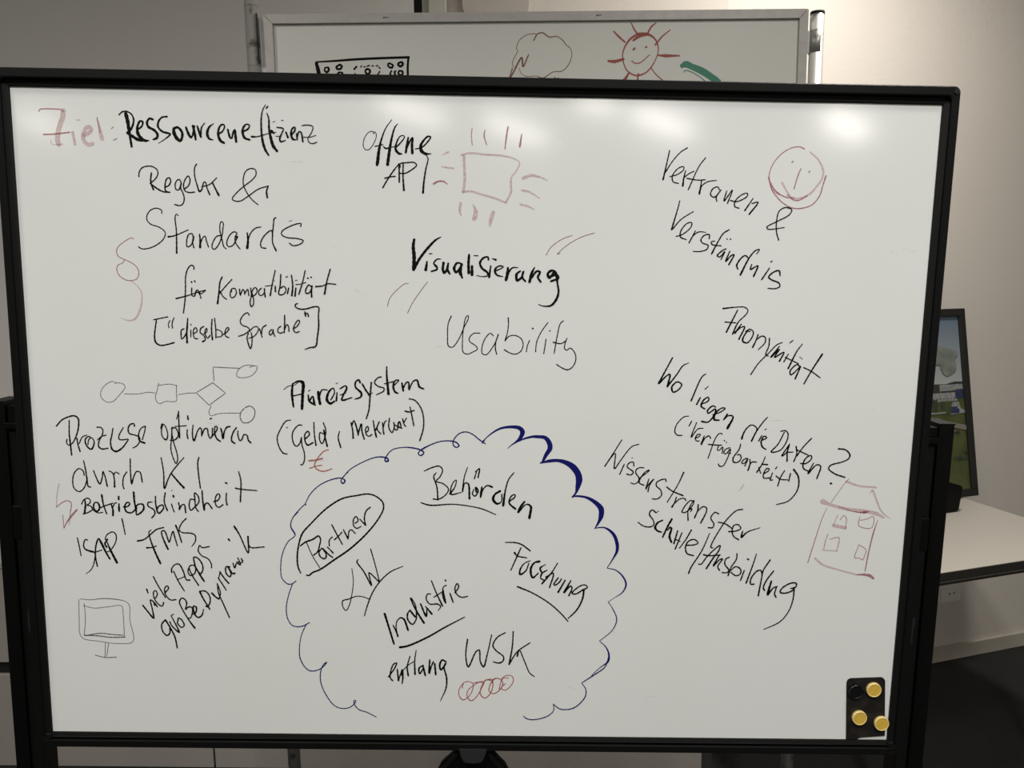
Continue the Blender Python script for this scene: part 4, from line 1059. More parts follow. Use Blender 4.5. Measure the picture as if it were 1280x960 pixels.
('drawing', 'red', 'red drawing of a house with four windows', """S11166 4984 8 11118 5041 8 10939 5329 8
P11134 5023 37 11312 5083 29 11549 5101 33
P11474 5196 8 11500 5142 29 11572 5284 29 11655 5444 21 11786 5550 12
P10824 5313 82 10914 5351 45 11163 5415 45 11428 5444 53 11588 5477 53 11697 5533 29
S11038 5372 8 11271 5449 14 11429 5462 25 11480 5443 12
S11402 5457 33 11446 5452 33
S10892 5405 8 10847 5509 10 10758 5853 12 10676 6200 14
S11613 5570 8 11566 5752 21 11525 6006 17 11492 6308 15
P10777 6134 33 10889 6224 29 11142 6303 25 11376 6364 25
S11376 6364 15 11500 6363 37 11572 6380 46 11619 6416 29
S11048 5503 8 10997 5651 8
S11087 5569 10 11135 5509 10 11169 5541 10 11168 5703 10
P10997 5651 49 11077 5668 49 11166 5685 49
S11356 5529 10 11353 5650 10 11534 5680 10 11547 5517 10 11454 5555 10 11364 5574 10
S10931 5778 10 10900 5887 10 10887 5996 10
P10874 6011 21 11077 6021 21
S10959 5850 10 11089 5827 10 11091 5903 10 11068 6012 10
S11378 5926 10 11331 6118 10 11384 6117 10 11448 6149 10
S11378 5926 10 11480 5998 10 11476 6061 10 11448 6149 10"""),
('smudge', 'smudge', 'faint wiped grey smudge', """P9657 5169 24 9705 5097 29"""),
]
BACK_DRAWINGS = [
('drawing', 'black', 'black drawing of a perforated strip with holes', """S2264 1937 33 2657 1920 45 3100 1893 53 3653 1873 53 4311 1859 53
S4305 1859 49 4283 2043 49 4278 2361 49
S2268 1969 73 2302 2128 90 2333 2340 90
S2518 2056 41 2457 2063 37 2441 2116 41 2481 2156 49 2532 2117 49 2527 2056 45
S2750 2014 41 2701 2053 49 2732 2093 49 2802 2080 49 2824 2028 49 2778 2001 49 2749 2022 37
S2757 2164 41 2713 2212 45 2766 2257 45 2831 2226 45 2825 2173 45 2771 2159 37
S2474 2289 49 2488 2283 57
S3368 2099 41 3338 2152 41 3391 2206 49 3443 2166 49 3428 2108 49 3368 2099 41
S3376 2232 41 3355 2285 41 3401 2320 41 3457 2286 41 3432 2232 41 3390 2232 41
S3898 1981 41 3847 1999 41 3867 2060 41 3936 2071 49 3952 2013 41 3911 1999 37
S4105 1967 41 4068 2001 49 4111 2049 53 4173 2015 53 4161 1962 49 4105 1967 41
S3920 2145 37 3890 2198 41 3929 2256 45 3994 2225 45 3988 2167 45 4016 2146 33
S4086 2147 37 4070 2205 45 4124 2240 45 4173 2187 45 4141 2147 45 4086 2147 37
S3097 2097 41 3149 2044 41
S3110 2189 29 3120 2216 29
S3117 2274 29 3144 2290 29
S3245 2053 29 3266 2027 29
S3314 2054 29 3342 2049 29
S3384 2039 29 3440 2021 29
S3495 2035 29 3523 2030 29
S3586 2036 29 3620 2025 29
S3646 2063 29 3672 2089 29
S3656 2155 33 3641 2182 33
S3627 2195 33 3612 2221 33
S3591 2261 33 3577 2279 33"""),
('drawing', 'darkred', 'thin red drawing of a thundercloud with lightning bolt', """S6715 1741 16 6696 1689 16 6759 1532 16 6926 1416 16 7092 1394 16 7147 1405 16
S7077 1535 29 7160 1405 24 7271 1375 28 7422 1465 28 7588 1456 20 7726 1542 20 7795 1634 20 7891 1714 16 7919 1859 16 7835 2070 20 7696 2187 20 7501 2204 20 7278 2329 25 7139 2288 16 6889 2285 16 6779 2204 12 6758 2111 12
S6729 1755 16 6616 1951 16 6601 2043 16 6642 2084 16
S6963 1828 24 6836 2080 37 6810 1895 37 6612 2216 37 6504 2387 29
S6600 2110 29 6513 2387 25
S6527 2374 20 6736 2355 20
S7375 2394 25 7445 2379 25
S7528 2313 25 7570 2345 25 7626 2333 25
S7792 2393 25 7834 2420 25 7867 2375 25"""),
('drawing', 'red2', 'red drawing of a smiling sun with rays', """S9375 1419 49 9197 1543 49 9074 1739 33 9047 1924 25 9147 2189 29 9315 2292 37 9426 2293 37 9592 2221 33 9757 2010 25 9837 1774 25 9792 1576 37 9666 1456 49 9555 1424 65 9403 1422 65
S9280 1557 49 9417 1467 73 9583 1435 57
S8850 1364 33 8961 1475 45 9092 1587 37
S9230 1185 20 9291 1309 33 9367 1419 41
S9779 1196 24 9678 1273 37 9588 1429 41
S10093 1346 24 9916 1485 33 9766 1660 37
S9824 1874 29 10005 1886 74 10310 1889 33
S8729 1984 49 8867 1996 74 9062 1950 57
S9197 2230 33 9106 2375 74 9004 2494 82
S9398 2266 41 9372 2498 29
S9689 2150 25 9788 2276 25 9957 2419 25
S9290 1747 53 9315 1721 45
S9553 1707 41 9578 1695 41
S9251 1989 25 9312 2032 25 9423 2033 25 9649 1864 20"""),
('drawing', 'green', 'thick green marker arc beside the sun', """S10375 2102 98 10453 2071 147 10593 2125 131 10818 2220 156 11016 2342 145 11158 2450 158 11245 2584 158
S10406 2242 21 10441 2203 21 10595 2244 21 10821 2380 21 11049 2582 21"""),
]


# ------------------------------------------------------------ front whiteboard (leans 1.7 degrees with its stand)
BW, ZT, BH = 1.20, 1.77, 0.8852
Q = Matrix(((0.9995542, -0.0001099, 0.0298578), (-0.0001099, 0.9999729, 0.0073584), (-0.0298578, -0.0073584, 0.9995271)))
LEAN = Matrix.Translation(CAM_POS) @ Q.to_4x4() @ Matrix.Translation(-CAM_POS)

wb = thing('whiteboard', 'large white enamel board with black frame, covered in black handwriting', 'whiteboard')
wb.matrix_world = LEAN
hx = BW / 2
zb = ZT - BH
box('writing_surface', -hx - 0.004, hx + 0.004, 0.0, 0.012, zb - 0.004, ZT + 0.004, M['enamel'], wb)
box('back_panel', -hx - 0.008, hx + 0.008, 0.012, 0.018, zb - 0.008, ZT + 0.008, M['black_metal'], wb)


def loft_frame(name, prof, m_, parent):
    """prof: (off x, off top, off bottom, y, corner radius)"""
    bm = bmesh.new()
    loops = []
    for ox, ot, ob, y, rad in prof:
        x0, x1, z0, z1 = -hx - ox, hx + ox, zb - ob, ZT + ot
        lp = []
        for cx_, cz_, a0 in ((x1 - rad, z1 - rad, 0), (x0 + rad, z1 - rad, 90), (x0 + rad, z0 + rad, 180), (x1 - rad, z0 + rad, 270)):
            for k in range(7):
                a = math.radians(a0 + k * 15)
                lp.append(bm.verts.new((cx_ + rad * math.cos(a), y, cz_ + rad * math.sin(a))))
        loops.append(lp)
    for a, b in zip(loops[:-1], loops[1:]):
        for k in range(len(a)):
            j = (k + 1) % len(a)
            bm.faces.new((a[k], a[j], b[j], b[k]))
    return from_bm(name, bm, m_, parent)


loft_frame('bezel', [
    (0.0, 0.0, 0.0, 0.001, 0.0001), (0.0004, 0.0004, 0.0004, -0.0022, 0.0001),
    (0.0022, 0.0014, 0.0032, -0.0030, 0.0003), (0.0085, 0.0046, 0.0052, -0.0036, 0.0040),
    (0.0090, 0.0050, 0.0056, -0.0052, 0.0045), (0.0093, 0.0053, 0.0076, -0.0030, 0.0048),
    (0.0094, 0.0054, 0.0080, 0.0030, 0.0048)], M['black_bezel'], wb)
loft_frame('frame', [
    (0.0092, 0.0052, 0.0078, 0.0030, 0.0048), (0.0104, 0.0102, 0.0100, 0.0030, 0.0058),
    (0.0106, 0.0106, 0.0104, -0.0034, 0.0060), (0.0122, 0.0124, 0.0120, -0.0044, 0.0064),
    (0.0200, 0.0218, 0.0208, -0.0044, 0.0080), (0.0214, 0.0234, 0.0224, -0.0026, 0.0084),
    (0.0214, 0.0234, 0.0224, 0.0220, 0.0084), (0.0050, 0.0050, 0.0050, 0.0220, 0.0030)], M['black_plastic'], wb)
# recessed screw caps in the frame corners
for sx, sz in ((1, 1), (-1, 1)):
    x, z = sx * (hx + 0.0155), ZT + 0.0165
    bm = bmesh.new()
    bm_tube(bm, (x, -0.0058, z), (x, -0.0040, z), 0.0036, 20)
    bm_tube(bm, (x, -0.0062, z), (x, -0.0055, z), 0.0016, 6)
    from_bm('screw_cap', bm, M['rubber'], wb)
for sx in (1, -1):
    x = sx * (hx + 0.004)
    bm = bmesh.new()
    bm_box(bm, x - 0.0045, x + 0.0045, -0.0062, -0.0020, zb - 0.0085, zb - 0.0010, 0.0012)
    from_bm('corner_cap', bm, M['black_bezel'], wb)

for name, col_, label, st in FRONT_WRITING:
    me = ink_mesh(st, 0, ZT, 0.0)
    second = INK['red_pale'] if col_ in ('red', 'red2', 'darkred') else INK[col_]
    o = link(name, me, [INK[col_], second], wb)
    o['label'] = label
# stray specks and short wiped traces on the enamel
random.seed(5)
specks = [(20.5, 124.5), (20, 153.5), (445, 285.5), (1047, 240), (716, 148), (733, 134), (124, 117), (300, 205), (336, 218), (370, 214)]
lines = []
for i in range(46):
    x = random.uniform(0.03, 1.17)
    z = random.uniform(0.02, 0.86)
    if i < 30:
        l, w = random.uniform(2, 12), random.choice((5, 6, 8))
    else:
        l, w = random.uniform(60, 260), 4
    a = random.uniform(-0.3, 0.5)
    X, Z = int(x * 1e4), int(z * 1e4)
    lines.append('L%d %d %d %d %d %d' % (X, Z, w, X + l * math.cos(a), Z + l * math.sin(a), w))
INK['speck'] = mat('wiped_trace', (0.28, 0.28, 0.27), rough=0.6, alpha=(160, 0.0, 0.5))
o = link('wiped_traces', ink_mesh('\n'.join(lines), 0, ZT, 0.0), INK['speck'], wb)
o['kind'] = 'stuff'
o['label'] = 'faint grey specks and wiped traces'

# tongue-shaped clamp under the middle of the board
def slab(name, prof2, y0, y1, m_, parent, bev=0.0):
    bm = bmesh.new()
    f0 = [bm.verts.new((x, y0, z)) for x, z in prof2]
    f1 = [bm.verts.new((x, y1, z)) for x, z in prof2]
    bm.faces.new(f0)
    bm.faces.new(f1[::-1])
    for k in range(len(prof2)):
        j = (k + 1) % len(prof2)
        bm.faces.new((f0[k], f1[k], f1[j], f0[j]))
    if bev:
        bmesh.ops.bevel(bm, geom=[e for e in bm.edges], offset=bev, segments=2, affect='EDGES')
    return from_bm(name, bm, m_, parent)


M['tongue'] = mat('grey_black_clamp', (0.022, 0.022, 0.023), rough=0.5, spec=0.3)
tg = [(-0.0187, zb - 0.018), (0.0217, zb - 0.018), (0.0185, zb - 0.030), (0.0145, zb - 0.0375), (0.0120, zb - 0.0395),
      (0.0010, zb - 0.0408), (-0.0100, zb - 0.0395), (-0.0120, zb - 0.0375), (-0.0160, zb - 0.030)]
slab('clamp_tongue', tg, -0.006, 0.004, M['tongue'], wb, 0.0008)

# ------------------------------------------------------------ rolling stand that carries the board
st = thing('board_stand', 'black metal rolling stand with two square posts behind the front whiteboard', 'stand')
st.matrix_world = LEAN
for sx in (1, -1):
    fz = 0.0264 if sx > 0 else -0.0140
    a, b = (0.6645, 0.6870) if sx > 0 else (-0.6900, -0.6690)
    top = 1.3400 if sx > 0 else 1.3520
    po = box('post', a, b, 0.050, 0.094, 0.09 + fz, top, M['black_metal'], st, 0.0012)
    cp = box('post_cap', a - 0.0006, b + 0.0006, 0.0492, 0.0950, top, top + 0.0022, M['dark_tube'], po, 0.0006)
    # telescopic inner tube with its slot and the clip above it
    i0, i1 = (0.6470, 0.6645) if sx > 0 else (-0.6690, -0.6500)
    ztop = 1.309 if sx > 0 else 1.311
    tu = box('inner_tube', i0, i1, 0.054, 0.090, 0.30 + fz, ztop, M['dark_tube'], st, 0.002)
    xs = (i0 + i1) / 2 - 0.002 * sx
    bm = bmesh.new()
    bm_box(bm, xs - 0.0020, xs + 0.0020, 0.0534, 0.0545, 1.006, 1.040, 0.0003)
    bm_box(bm, xs - 0.0006, xs + 0.0030, 0.0533, 0.0545, 1.030, 1.046, 0.0003)
    from_bm('height_slot', bm, M['gap'], tu)
    cl = bmesh.new()
    bm_box(cl, i0 - 0.002, i1, 0.048, 0.078, ztop + 0.003, ztop + 0.012, 0.001)
    bm_box(cl, i0 + 0.002, i1, 0.052, 0.075, ztop + 0.012, top - 0.004, 0.001)
    from_bm('height_clip', cl, M['black_metal'], st)
    bm = bmesh.new()
    bm_box(bm, i0 - 0.04 if sx > 0 else i1 - 0.001, i0 + 0.001 if sx > 0 else i1 + 0.04, 0.0225, 0.062, 1.16, 1.21, 0.002)
    from_bm('board_bracket', bm, M['black_metal'], st)
    box('foot', min(a, b), max(a, b), -0.26, 0.36, 0.075 + fz, 0.105 + fz, M['black_metal'], st, 0.003)
    for yy in (-0.24, 0.34):
        bm = bmesh.new()
        xm = (a + b) / 2
        bm_tube(bm, (xm - 0.011, yy, 0.0275 + fz), (xm + 0.011, yy, 0.0275 + fz), 0.0265, 24)
        bm_tube(bm, (xm, yy, 0.05 + fz), (xm, yy, 0.078 + fz), 0.007, 12)
        from_bm('caster', bm, M['rubber'], st)
cross = box('crossbar', -0.669, 0.6645, 0.060, 0.086, 0.665, 0.705, M['black_metal'], st, 0.002)
box('hub_stem', -0.045, 0.049, 0.014, 0.061, 0.668, 0.702, M['black_metal'], st, 0.002)
# hub under the clamp: sloping shoulders joining the crossbar
hub = [(-0.0200, zb - 0.0228), (0.0228, zb - 0.0228), (0.0255, zb - 0.0265), (0.0480, zb - 0.0480), (0.0560, zb - 0.0640), (0.0560, 0.70), (-0.0520, 0.70),
       (-0.0520, zb - 0.0640), (-0.0450, zb - 0.0480), (-0.0228, zb - 0.0265)]
slab('hub', hub, 0.0055, 0.014, M['black_metal'], st, 0.0015)
for sx in (1, -1):
    rb = [(sx * 0.020 + 0.001, zb - 0.030), (sx * 0.026 + 0.001, zb - 0.030), (sx * 0.056, zb - 0.066), (sx * 0.050, zb - 0.068)]
    slab('hub_rib', rb, 0.001, 0.006, M['dark_tube'], st, 0.0006)

# ------------------------------------------------------------ magnet pad and magnets at the lower right
pad = bmesh.new()
pp = [(0.5412, 0.8855), (0.5356, 0.9700)]
for k in range(7):
    a = math.radians(180 - k * 15)
    pp.append((0.5422 + 0.0066 * math.cos(a), 0.9725 + 0.0066 * math.sin(a)))
for k in range(7):
    a = math.radians(92 - k * 15)
    pp.append((0.5838 + 0.0066 * math.cos(a), 0.9745 + 0.0066 * math.sin(a)))
pp += [(0.5960, 0.9000), (0.5968, 0.8915), (0.562, 0.8884), (0.5560, 0.8856)]
f0 = [pad.verts.new((x, -0.0016, z)) for x, z in pp]
f1 = [pad.verts.new((x, -0.0002, z)) for x, z in pp]
pad.faces.new(f0)
pad.faces.new(f1[::-1])
for k in range(len(pp)):
    j = (k + 1) % len(pp)
    pad.faces.new((f0[k], f1[k], f1[j], f0[j]))
o = from_bm('magnet_pad', pad, M['pad'])
o.matrix_world = LEAN
tag(o, 'dark brown rounded magnetic pad at the lower right corner of the front whiteboard', 'pad')


def magnet(x, z, rim, face, label, group=None):
    bm = bmesh.new()
    seg = 40
    prof = [(0.0, -0.0060), (0.0088, -0.0060), (0.0091, -0.0064), (0.0099, -0.0064), (0.0104, -0.0058), (0.0107, -0.0018), (0.0, -0.0018)]
    rings = []
    for r, y in prof:
        if r == 0:
            rings.append([bm.verts.new((x, y, z))])
        else:
            rings.append([bm.verts.new((x + r * math.cos(2 * math.pi * k / seg), y, z + r * math.sin(2 * math.pi * k / seg))) for k in range(seg)])
    for q, (a, b) in enumerate(zip(rings[:-1], rings[1:])):
        for k in range(seg):
            j = (k + 1) % seg
            if len(a) == 1:
                f = bm.faces.new((a[0], b[k], b[j]))
                f.material_index = 1
            elif len(b) == 1:
                f = bm.faces.new((a[k], a[j], b[0]))
            else:
                f = bm.faces.new((a[k], a[j], b[j], b[k]))
            if q == 4:
                f.smooth = True
    o = from_bm('board_magnet', bm, [rim, face])
    o.matrix_world = LEAN
    tag(o, label, 'magnet', group)
    return o


G = 'round magnets on the dark pad'
magnet(0.5482, 0.9608, M['magnet_black'], M['magnet_black'], 'black round magnet at the upper left of the dark pad', G)
magnet(0.5737, 0.9635, M['yellow_rim'], M['yellow'], 'yellow round magnet beside the black magnet, at the top of the dark pad', G)
magnet(0.5563, 0.9204, M['yellow_rim'], M['yellow'], 'yellow round magnet at the lower left of the dark pad', G)
magnet(0.5889, 0.9121, M['yellow_rim'], M['yellow'], 'yellow round magnet overlapping the black frame at the right edge of the dark pad', G)

# ------------------------------------------------------------ second whiteboard behind
bb = thing('rear_whiteboard', 'older whiteboard in an aluminium frame on round steel poles, partly hidden behind the front board', 'whiteboard', (0.115, 0.75, 0))
off = Vector((-0.115, -0.75, 0))


def bloc(o):
    o.data.transform(Matrix.Translation(off))
    return o


BX0, BX1, BZ0, BZ1 = -0.4835, 0.7125, 1.02, 2.105
ins = 0.0195
bloc(box('board_surface', BX0 + ins - 0.004, BX1 - ins + 0.004, 0.756, 0.766, BZ0 + ins - 0.004, BZ1 - ins + 0.004, M['back_enamel'], bb))
for name, q in (('frame_rail', [(BX0, BZ1), (BX1, BZ1), (BX1 - ins, BZ1 - ins), (BX0 + ins, BZ1 - ins)]),
                ('frame_rail', [(BX0, BZ0), (BX0, BZ1), (BX0 + ins, BZ1 - ins), (BX0 + ins, BZ0 + ins)]),
                ('frame_rail', [(BX1, BZ1), (BX1, BZ0), (BX1 - ins, BZ0 + ins), (BX1 - ins, BZ1 - ins)]),
                ('frame_rail', [(BX1, BZ0), (BX0, BZ0), (BX0 + ins, BZ0 + ins), (BX1 - ins, BZ0 + ins)])):
    c = (sum(p[0] for p in q) / 4, sum(p[1] for p in q) / 4)
    q2 = []
    for x, z in q:           # shrink a hair so the mitre joints read as dark lines
        d = math.hypot(x - c[0], z - c[1])
        q2.append((x - (x - c[0]) / d * 0.0007, z - (z - c[1]) / d * 0.0003))
    bloc(slab(name, q2, 0.749, 0.770, M['alu'], bb, 0.0005))
bm = bmesh.new()
bm_box(bm, BX0 + 0.0004, BX1 - 0.0004, 0.7565, 0.7715, BZ1 - ins - 0.0012, BZ1 - 0.001)
bm_box(bm, BX0 + 0.0004, BX0 + ins + 0.0012, 0.7565, 0.7715, BZ0, BZ1 - 0.001)
bm_box(bm, BX1 - ins - 0.0012, BX1 - 0.0004, 0.7565, 0.7715, BZ0, BZ1 - 0.001)
o = bloc(from_bm('rail_seam', bm, M['gap'], bb))
bloc(box('edge_strip', BX0 - 0.0085, BX0 - 0.0002, 0.757, 0.770, BZ0, BZ1 - 0.004, M['alu'], bb, 0.0005))
for x, lab in ((-0.5096, 'l'), (0.7340, 'r')):
    top = 2.30 if x < 0 else 2.094
    bm = bmesh.new()
    bm_tube(bm, (x, 0.755, 0.03), (x, 0.755, top), 0.0152, 32)
    po = bloc(from_bm('pole', bm, M['steel'], bb))
    bm = bmesh.new()
    bm_tube(bm, (x, 0.755, top), (x, 0.755, top + 0.006), 0.0157, 32, 0.0150)
    cp = from_bm('pole_cap', bm, M['rubber'], po)
    bloc(cp)
    if x < 0:
        for zj in (1.9968, 2.0355, 2.122):
            bloc(tube('pole_joint', (x, 0.755, zj), (x, 0.755, zj + 0.0007), 0.01535, M['leg'], po, 32))
        bloc(box('pole_slit', x + 0.0125, x + 0.0150, 0.7415, 0.7450, 2.0, 2.105, M['gap'], po))
        c0, c1 = 1.86, 1.9965
    else:
        c0, c1 = 2.012, 2.060
    # clamp shell around the pole plus a tab reaching the frame
    sgn = 1 if x < 0 else -1
    bm = bmesh.new()
    ring = []
    for k in range(19):
        a = math.radians(-100 + k * 10) if x < 0 else math.radians(-280 + k * 10)
        if x < 0:
            a = math.radians(-115 + k * 8)
        else:
            a = math.radians(180 - 60 + k * 9.0)
        ring.append((x + 0.0166 * math.cos(a), 0.755 + 0.0166 * math.sin(a), x + 0.0150 * math.cos(a), 0.755 + 0.0150 * math.sin(a)))
    L = [[bm.verts.new((p[0], p[1], z)) for p in ring] for z in (c0, c1)]
    I = [[bm.verts.new((p[2], p[3], z)) for p in ring] for z in (c0, c1)]
    for k in range(18):
        bm.faces.new((L[0][k], L[0][k + 1], L[1][k + 1], L[1][k])).smooth = True
        bm.faces.new((I[0][k], I[1][k], I[1][k + 1], I[0][k + 1]))
        bm.faces.new((L[1][k], L[1][k + 1], I[1][k + 1], I[1][k]))
        bm.faces.new((L[0][k], I[0][k], I[0][k + 1], L[0][k + 1]))
    bm.faces.new((L[0][0], L[1][0], I[1][0], I[0][0]))
    bm.faces.new((L[0][18], I[0][18], I[1][18], L[1][18]))
    xa, xb = sorted((x + sgn * 0.0155, BX0 + 0.001 if x < 0 else BX1 - 0.001))
    bm_box(bm, xa, xb, 0.752, 0.756, c0 + 0.0005, c1 - 0.0005)
    bloc(from_bm('pole_clamp', bm, M['steel'], bb))
    bloc(box('foot', x - 0.02, x + 0.02, 0.46, 1.05, 0.0, 0.035, M['leg'], bb, 0.004))
# small dark scuffs on the top rail
for sx_, sw in ((-0.2218, 0.012), (0.245, 0.012)):
    bm = bmesh.new()
    bm_box(bm, sx_, sx_ + sw, 0.7487, 0.7492, BZ1 - 0.0100, BZ1 - 0.0082)
    bm_box(bm, sx_, sx_ + 0.004, 0.7486, 0.7492, BZ1 - 0.0112, BZ1 - 0.0082)
    bloc(from_bm('scuff', bm, M['leg'], bb))
for name, col_, label, stx in BACK_DRAWINGS:
    me = ink_mesh(stx, 0, 2.2, 0.756)
    o = link(name, me, [INK[col_], INK[col_]], bb)
    bloc(o)
    o['label'] = label

# ------------------------------------------------------------ low cabinet behind, left
cab = thing('low_cabinet', 'low greige cabinet behind the whiteboards, its end near the right pole of the rear whiteboard', 'cabinet', (-0.7, 1.22, 0))
cp0 = Vector((-1.2, 1.231, 0))
cab.matrix_world = Matrix.Translation(cp0) @ Matrix.Rotation(math.radians(-2.5), 4, 'Z') @ Matrix.Translation(-cp0) @ Matrix.Translation((-0.7, 1.22, 0))
coff = Matrix.Translation(Vector((0.7, -1.22 + 0.019, 0)))


def cb(o):
    o.data.transform(coff)
    return o


cb(box('body', -2.10, 0.625, 1.232, 1.460, 0.0, 0.660, M['cabinet'], cab))
cb(box('recess', -2.099, 0.624, 1.226, 1.2325, 0.002, 0.658, M['gap'], cab))
for a, b in ((-2.100, -0.9065), (-0.8995, 0.625)):
    cb(box('drawer_front', a, b, 1.212, 1.226, 0.0015, 0.311, M['cabinet'], cab, 0.0012))
for a, b in ((-2.100, -0.9065), (-0.8995, 0.625)):
    cb(box('door_front', a, b, 1.212, 1.226, 0.353, 0.658, M['cabinet'], cab, 0.0012))
cb(box('cabinet_top', -2.105, 0.660, 1.208, 1.463, 0.660, 0.682, M['cabinet'], cab, 0.002))
cb(box('side_post', 0.6255, 0.657, 1.214, 1.460, 0.0, 0.660, M['leg'], cab, 0.002))

# ------------------------------------------------------------ table at the right
tb = thing('table', 'pale laminate table with a dark edge standing against the right wall', 'table', wuv(-0.83, -0.38, 0))
toff = Matrix.Translation(-wuv(-0.83, -0.38, 0))


def tt(o):
    o.data.transform(toff)
    return o


TU0, TU1, TV0, TV1 = -1.065, -0.137, -0.725, -0.02
tt(wbox('tabletop', TU0, TU1, TV0 + 0.002, TV1, 0.716, 0.740, M['laminate'], tb, 0.001))
bm = bmesh.new()
bm_box(bm, TU0 - 0.002, TU1 + 0.002, TV0 - 0.001, TV0 + 0.002, 0.7145, 0.7388)
bm_box(bm, TU0 - 0.002, TU0, TV0, TV1, 0.7145, 0.7388)
bm_box(bm, TU1, TU1 + 0.002, TV0, TV1, 0.7145, 0.7388)
bmesh.ops.transform(bm, matrix=WALLM, verts=bm.verts)
tt(from_bm('edge_band', bm, M['edge'], tb))
tt(wbox('edge_trim', TU0, TU1, TV0 + 0.0015, TV0 + 0.004, 0.7115, 0.7143, M['alu'], tb))
bm = bmesh.new()
bm_box(bm, TU0 + 0.05, TU1 - 0.05, TV0 + 0.022, TV0 + 0.046, 0.692, 0.7145, 0.002)
bm_box(bm, TU0 + 0.05, TU1 - 0.05, TV1 - 0.06, TV1 - 0.03, 0.692, 0.7145, 0.002)
bm_box(bm, -0.842, -0.818, TV0 + 0.04, TV1 - 0.04, 0.692, 0.7145, 0.002)
bm_box(bm, -0.262, -0.238, TV0 + 0.04, TV1 - 0.04, 0.692, 0.7145, 0.002)
bmesh.ops.transform(bm, matrix=WALLM, verts=bm.verts)
tt(from_bm('under_frame', bm, M['leg'], tb))
for uu, vv in ((-0.83, TV0 + 0.035), (-0.83, TV1 - 0.045), (-0.25, TV0 + 0.035), (-0.25, TV1 - 0.045)):
    lg = tt(tube('leg', wuv(uu, vv, 0.012), wuv(uu, vv, 0.7145), 0.0128, M['leg'], tb))
    tt(tube('rubber_foot', wuv(uu, vv, 0.0), wuv(uu, vv, 0.014), 0.0150, M['rubber'], lg))

# small black box on the table, at the foot of the picture
bm = bmesh.new()
bx = [(-0.425, 0.0), (-0.288, 0.0), (-0.2845, 0.012), (-0.272, 0.078), (-0.276, 0.086), (-0.330, 0.102), (-0.425, 0.108)]
f0 = [bm.verts.new((u_, -0.330, 0.741 + z)) for u_, z in bx]
f1 = [bm.verts.new((u_, -0.255, 0.741 + z)) for u_, z in bx]
bm.faces.new(f0)
bm.faces.new(f1[::-1])
for k in range(len(bx)):
    j = (k + 1) % len(bx)
    bm.faces.new((f0[k], f1[k], f1[j], f0[j]))
bmesh.ops.bevel(bm, geom=list(bm.edges), offset=0.003, segments=2, affect='EDGES')
bmesh.ops.transform(bm, matrix=WALLM, verts=bm.verts)
tag(from_bm('desk_box', bm, M['black_metal']), 'small black box with a sloping top on the table, at the foot of the picture', 'box')

# ------------------------------------------------------------ framed aerial photograph leaning back on the table
PW, PH = 0.78, 0.662
lean = math.atan2(0.112, 0.648)
pic = thing('framed_picture', 'framed photograph of buildings and lawns in a black frame, leaning on the table', 'picture')
pic.matrix_world = Matrix.Translation(wuv(-0.074, -0.216, 0.7445)) @ Matrix.Rotation(YAW, 4, 'Z') @ Matrix.Rotation(-lean, 4, 'X')
# local frame: x to the left is negative, z up along the picture, y into its back
fw = 0.026
bm = bmesh.new()
bm_box(bm, -PW, 0, 0, 0.018, 0, fw, 0.0015)
bm_box(bm, -PW, 0, 0, 0.018, PH - fw, PH, 0.0015)
bm_box(bm, -PW, -PW + fw, 0.0002, 0.0178, fw, PH - fw, 0.0015)
bm_box(bm, -fw, 0, 0.0002, 0.0178, fw, PH - fw, 0.0015)
from_bm('frame', bm, M['pic_frame'], pic)
box('backing', -PW + 0.004, -0.004, 0.010, 0.016, 0.004, PH - 0.004, M['pic_frame'], pic)
box('easel_strut', -PW / 2 - 0.02, -PW / 2 + 0.02, 0.018, 0.024, 0.02, 0.45, M['pic_frame'], pic)


def emat(name, c, c2=None, sc=30):
    return mat(name, c, rough=0.25, noise=(sc, c2, 0.35, 0.65) if c2 else None)


sky = bpy.data.materials.new('print_sky')
sky.use_nodes = True
nt = sky.node_tree
bs = nt.nodes['Principled BSDF']
bs.inputs['Roughness'].default_value = 0.25
tc = nt.nodes.new('ShaderNodeTexCoord')
sp = nt.nodes.new('ShaderNodeSeparateXYZ')
mr = nt.nodes.new('ShaderNodeMapRange')
mr.inputs['From Min'].default_value = 0.40
mr.inputs['From Max'].default_value = PH - fw
rp = nt.nodes.new('ShaderNodeValToRGB')
rp.color_ramp.elements[0].color = (0.33, 0.35, 0.34, 1)
rp.color_ramp.elements[1].color = (0.10, 0.15, 0.21, 1)
nt.links.new(tc.outputs['Object'], sp.inputs[0])
nt.links.new(sp.outputs['Z'], mr.inputs['Value'])
nt.links.new(mr.outputs['Result'], rp.inputs['Fac'])
nt.links.new(rp.outputs['Color'], bs.inputs['Base Color'])

pm = [sky, emat('print_hill', (0.035, 0.035, 0.032)), emat('print_white_building', (0.26, 0.27, 0.26), (0.17, 0.18, 0.18), 90),
      emat('print_lawn', (0.075, 0.085, 0.028), (0.050, 0.062, 0.020), 14), emat('print_road', (0.18, 0.165, 0.14)),
      emat('print_blue', (0.03, 0.04, 0.10), (0.02, 0.03, 0.06), 80), emat('print_tree', (0.025, 0.035, 0.018), (0.04, 0.05, 0.03), 50),
      emat('print_reflection', (0.13, 0.15, 0.13), (0.20, 0.22, 0.20), 25)]
bm = bmesh.new()
lay = [0]


def patch(mi, pts):
    y = 0.0098 - 0.00012 * lay[0]
    lay[0] += 1
    f = bm.faces.new([bm.verts.new((x, y, z)) for x, z in pts])
    f.material_index = mi


X0, X1 = -PW + fw - 0.002, -fw + 0.002


def rect(mi, x0, x1, z0, z1):
    patch(mi, [(x0, z0), (x1, z0), (x1, z1), (x0, z1)])


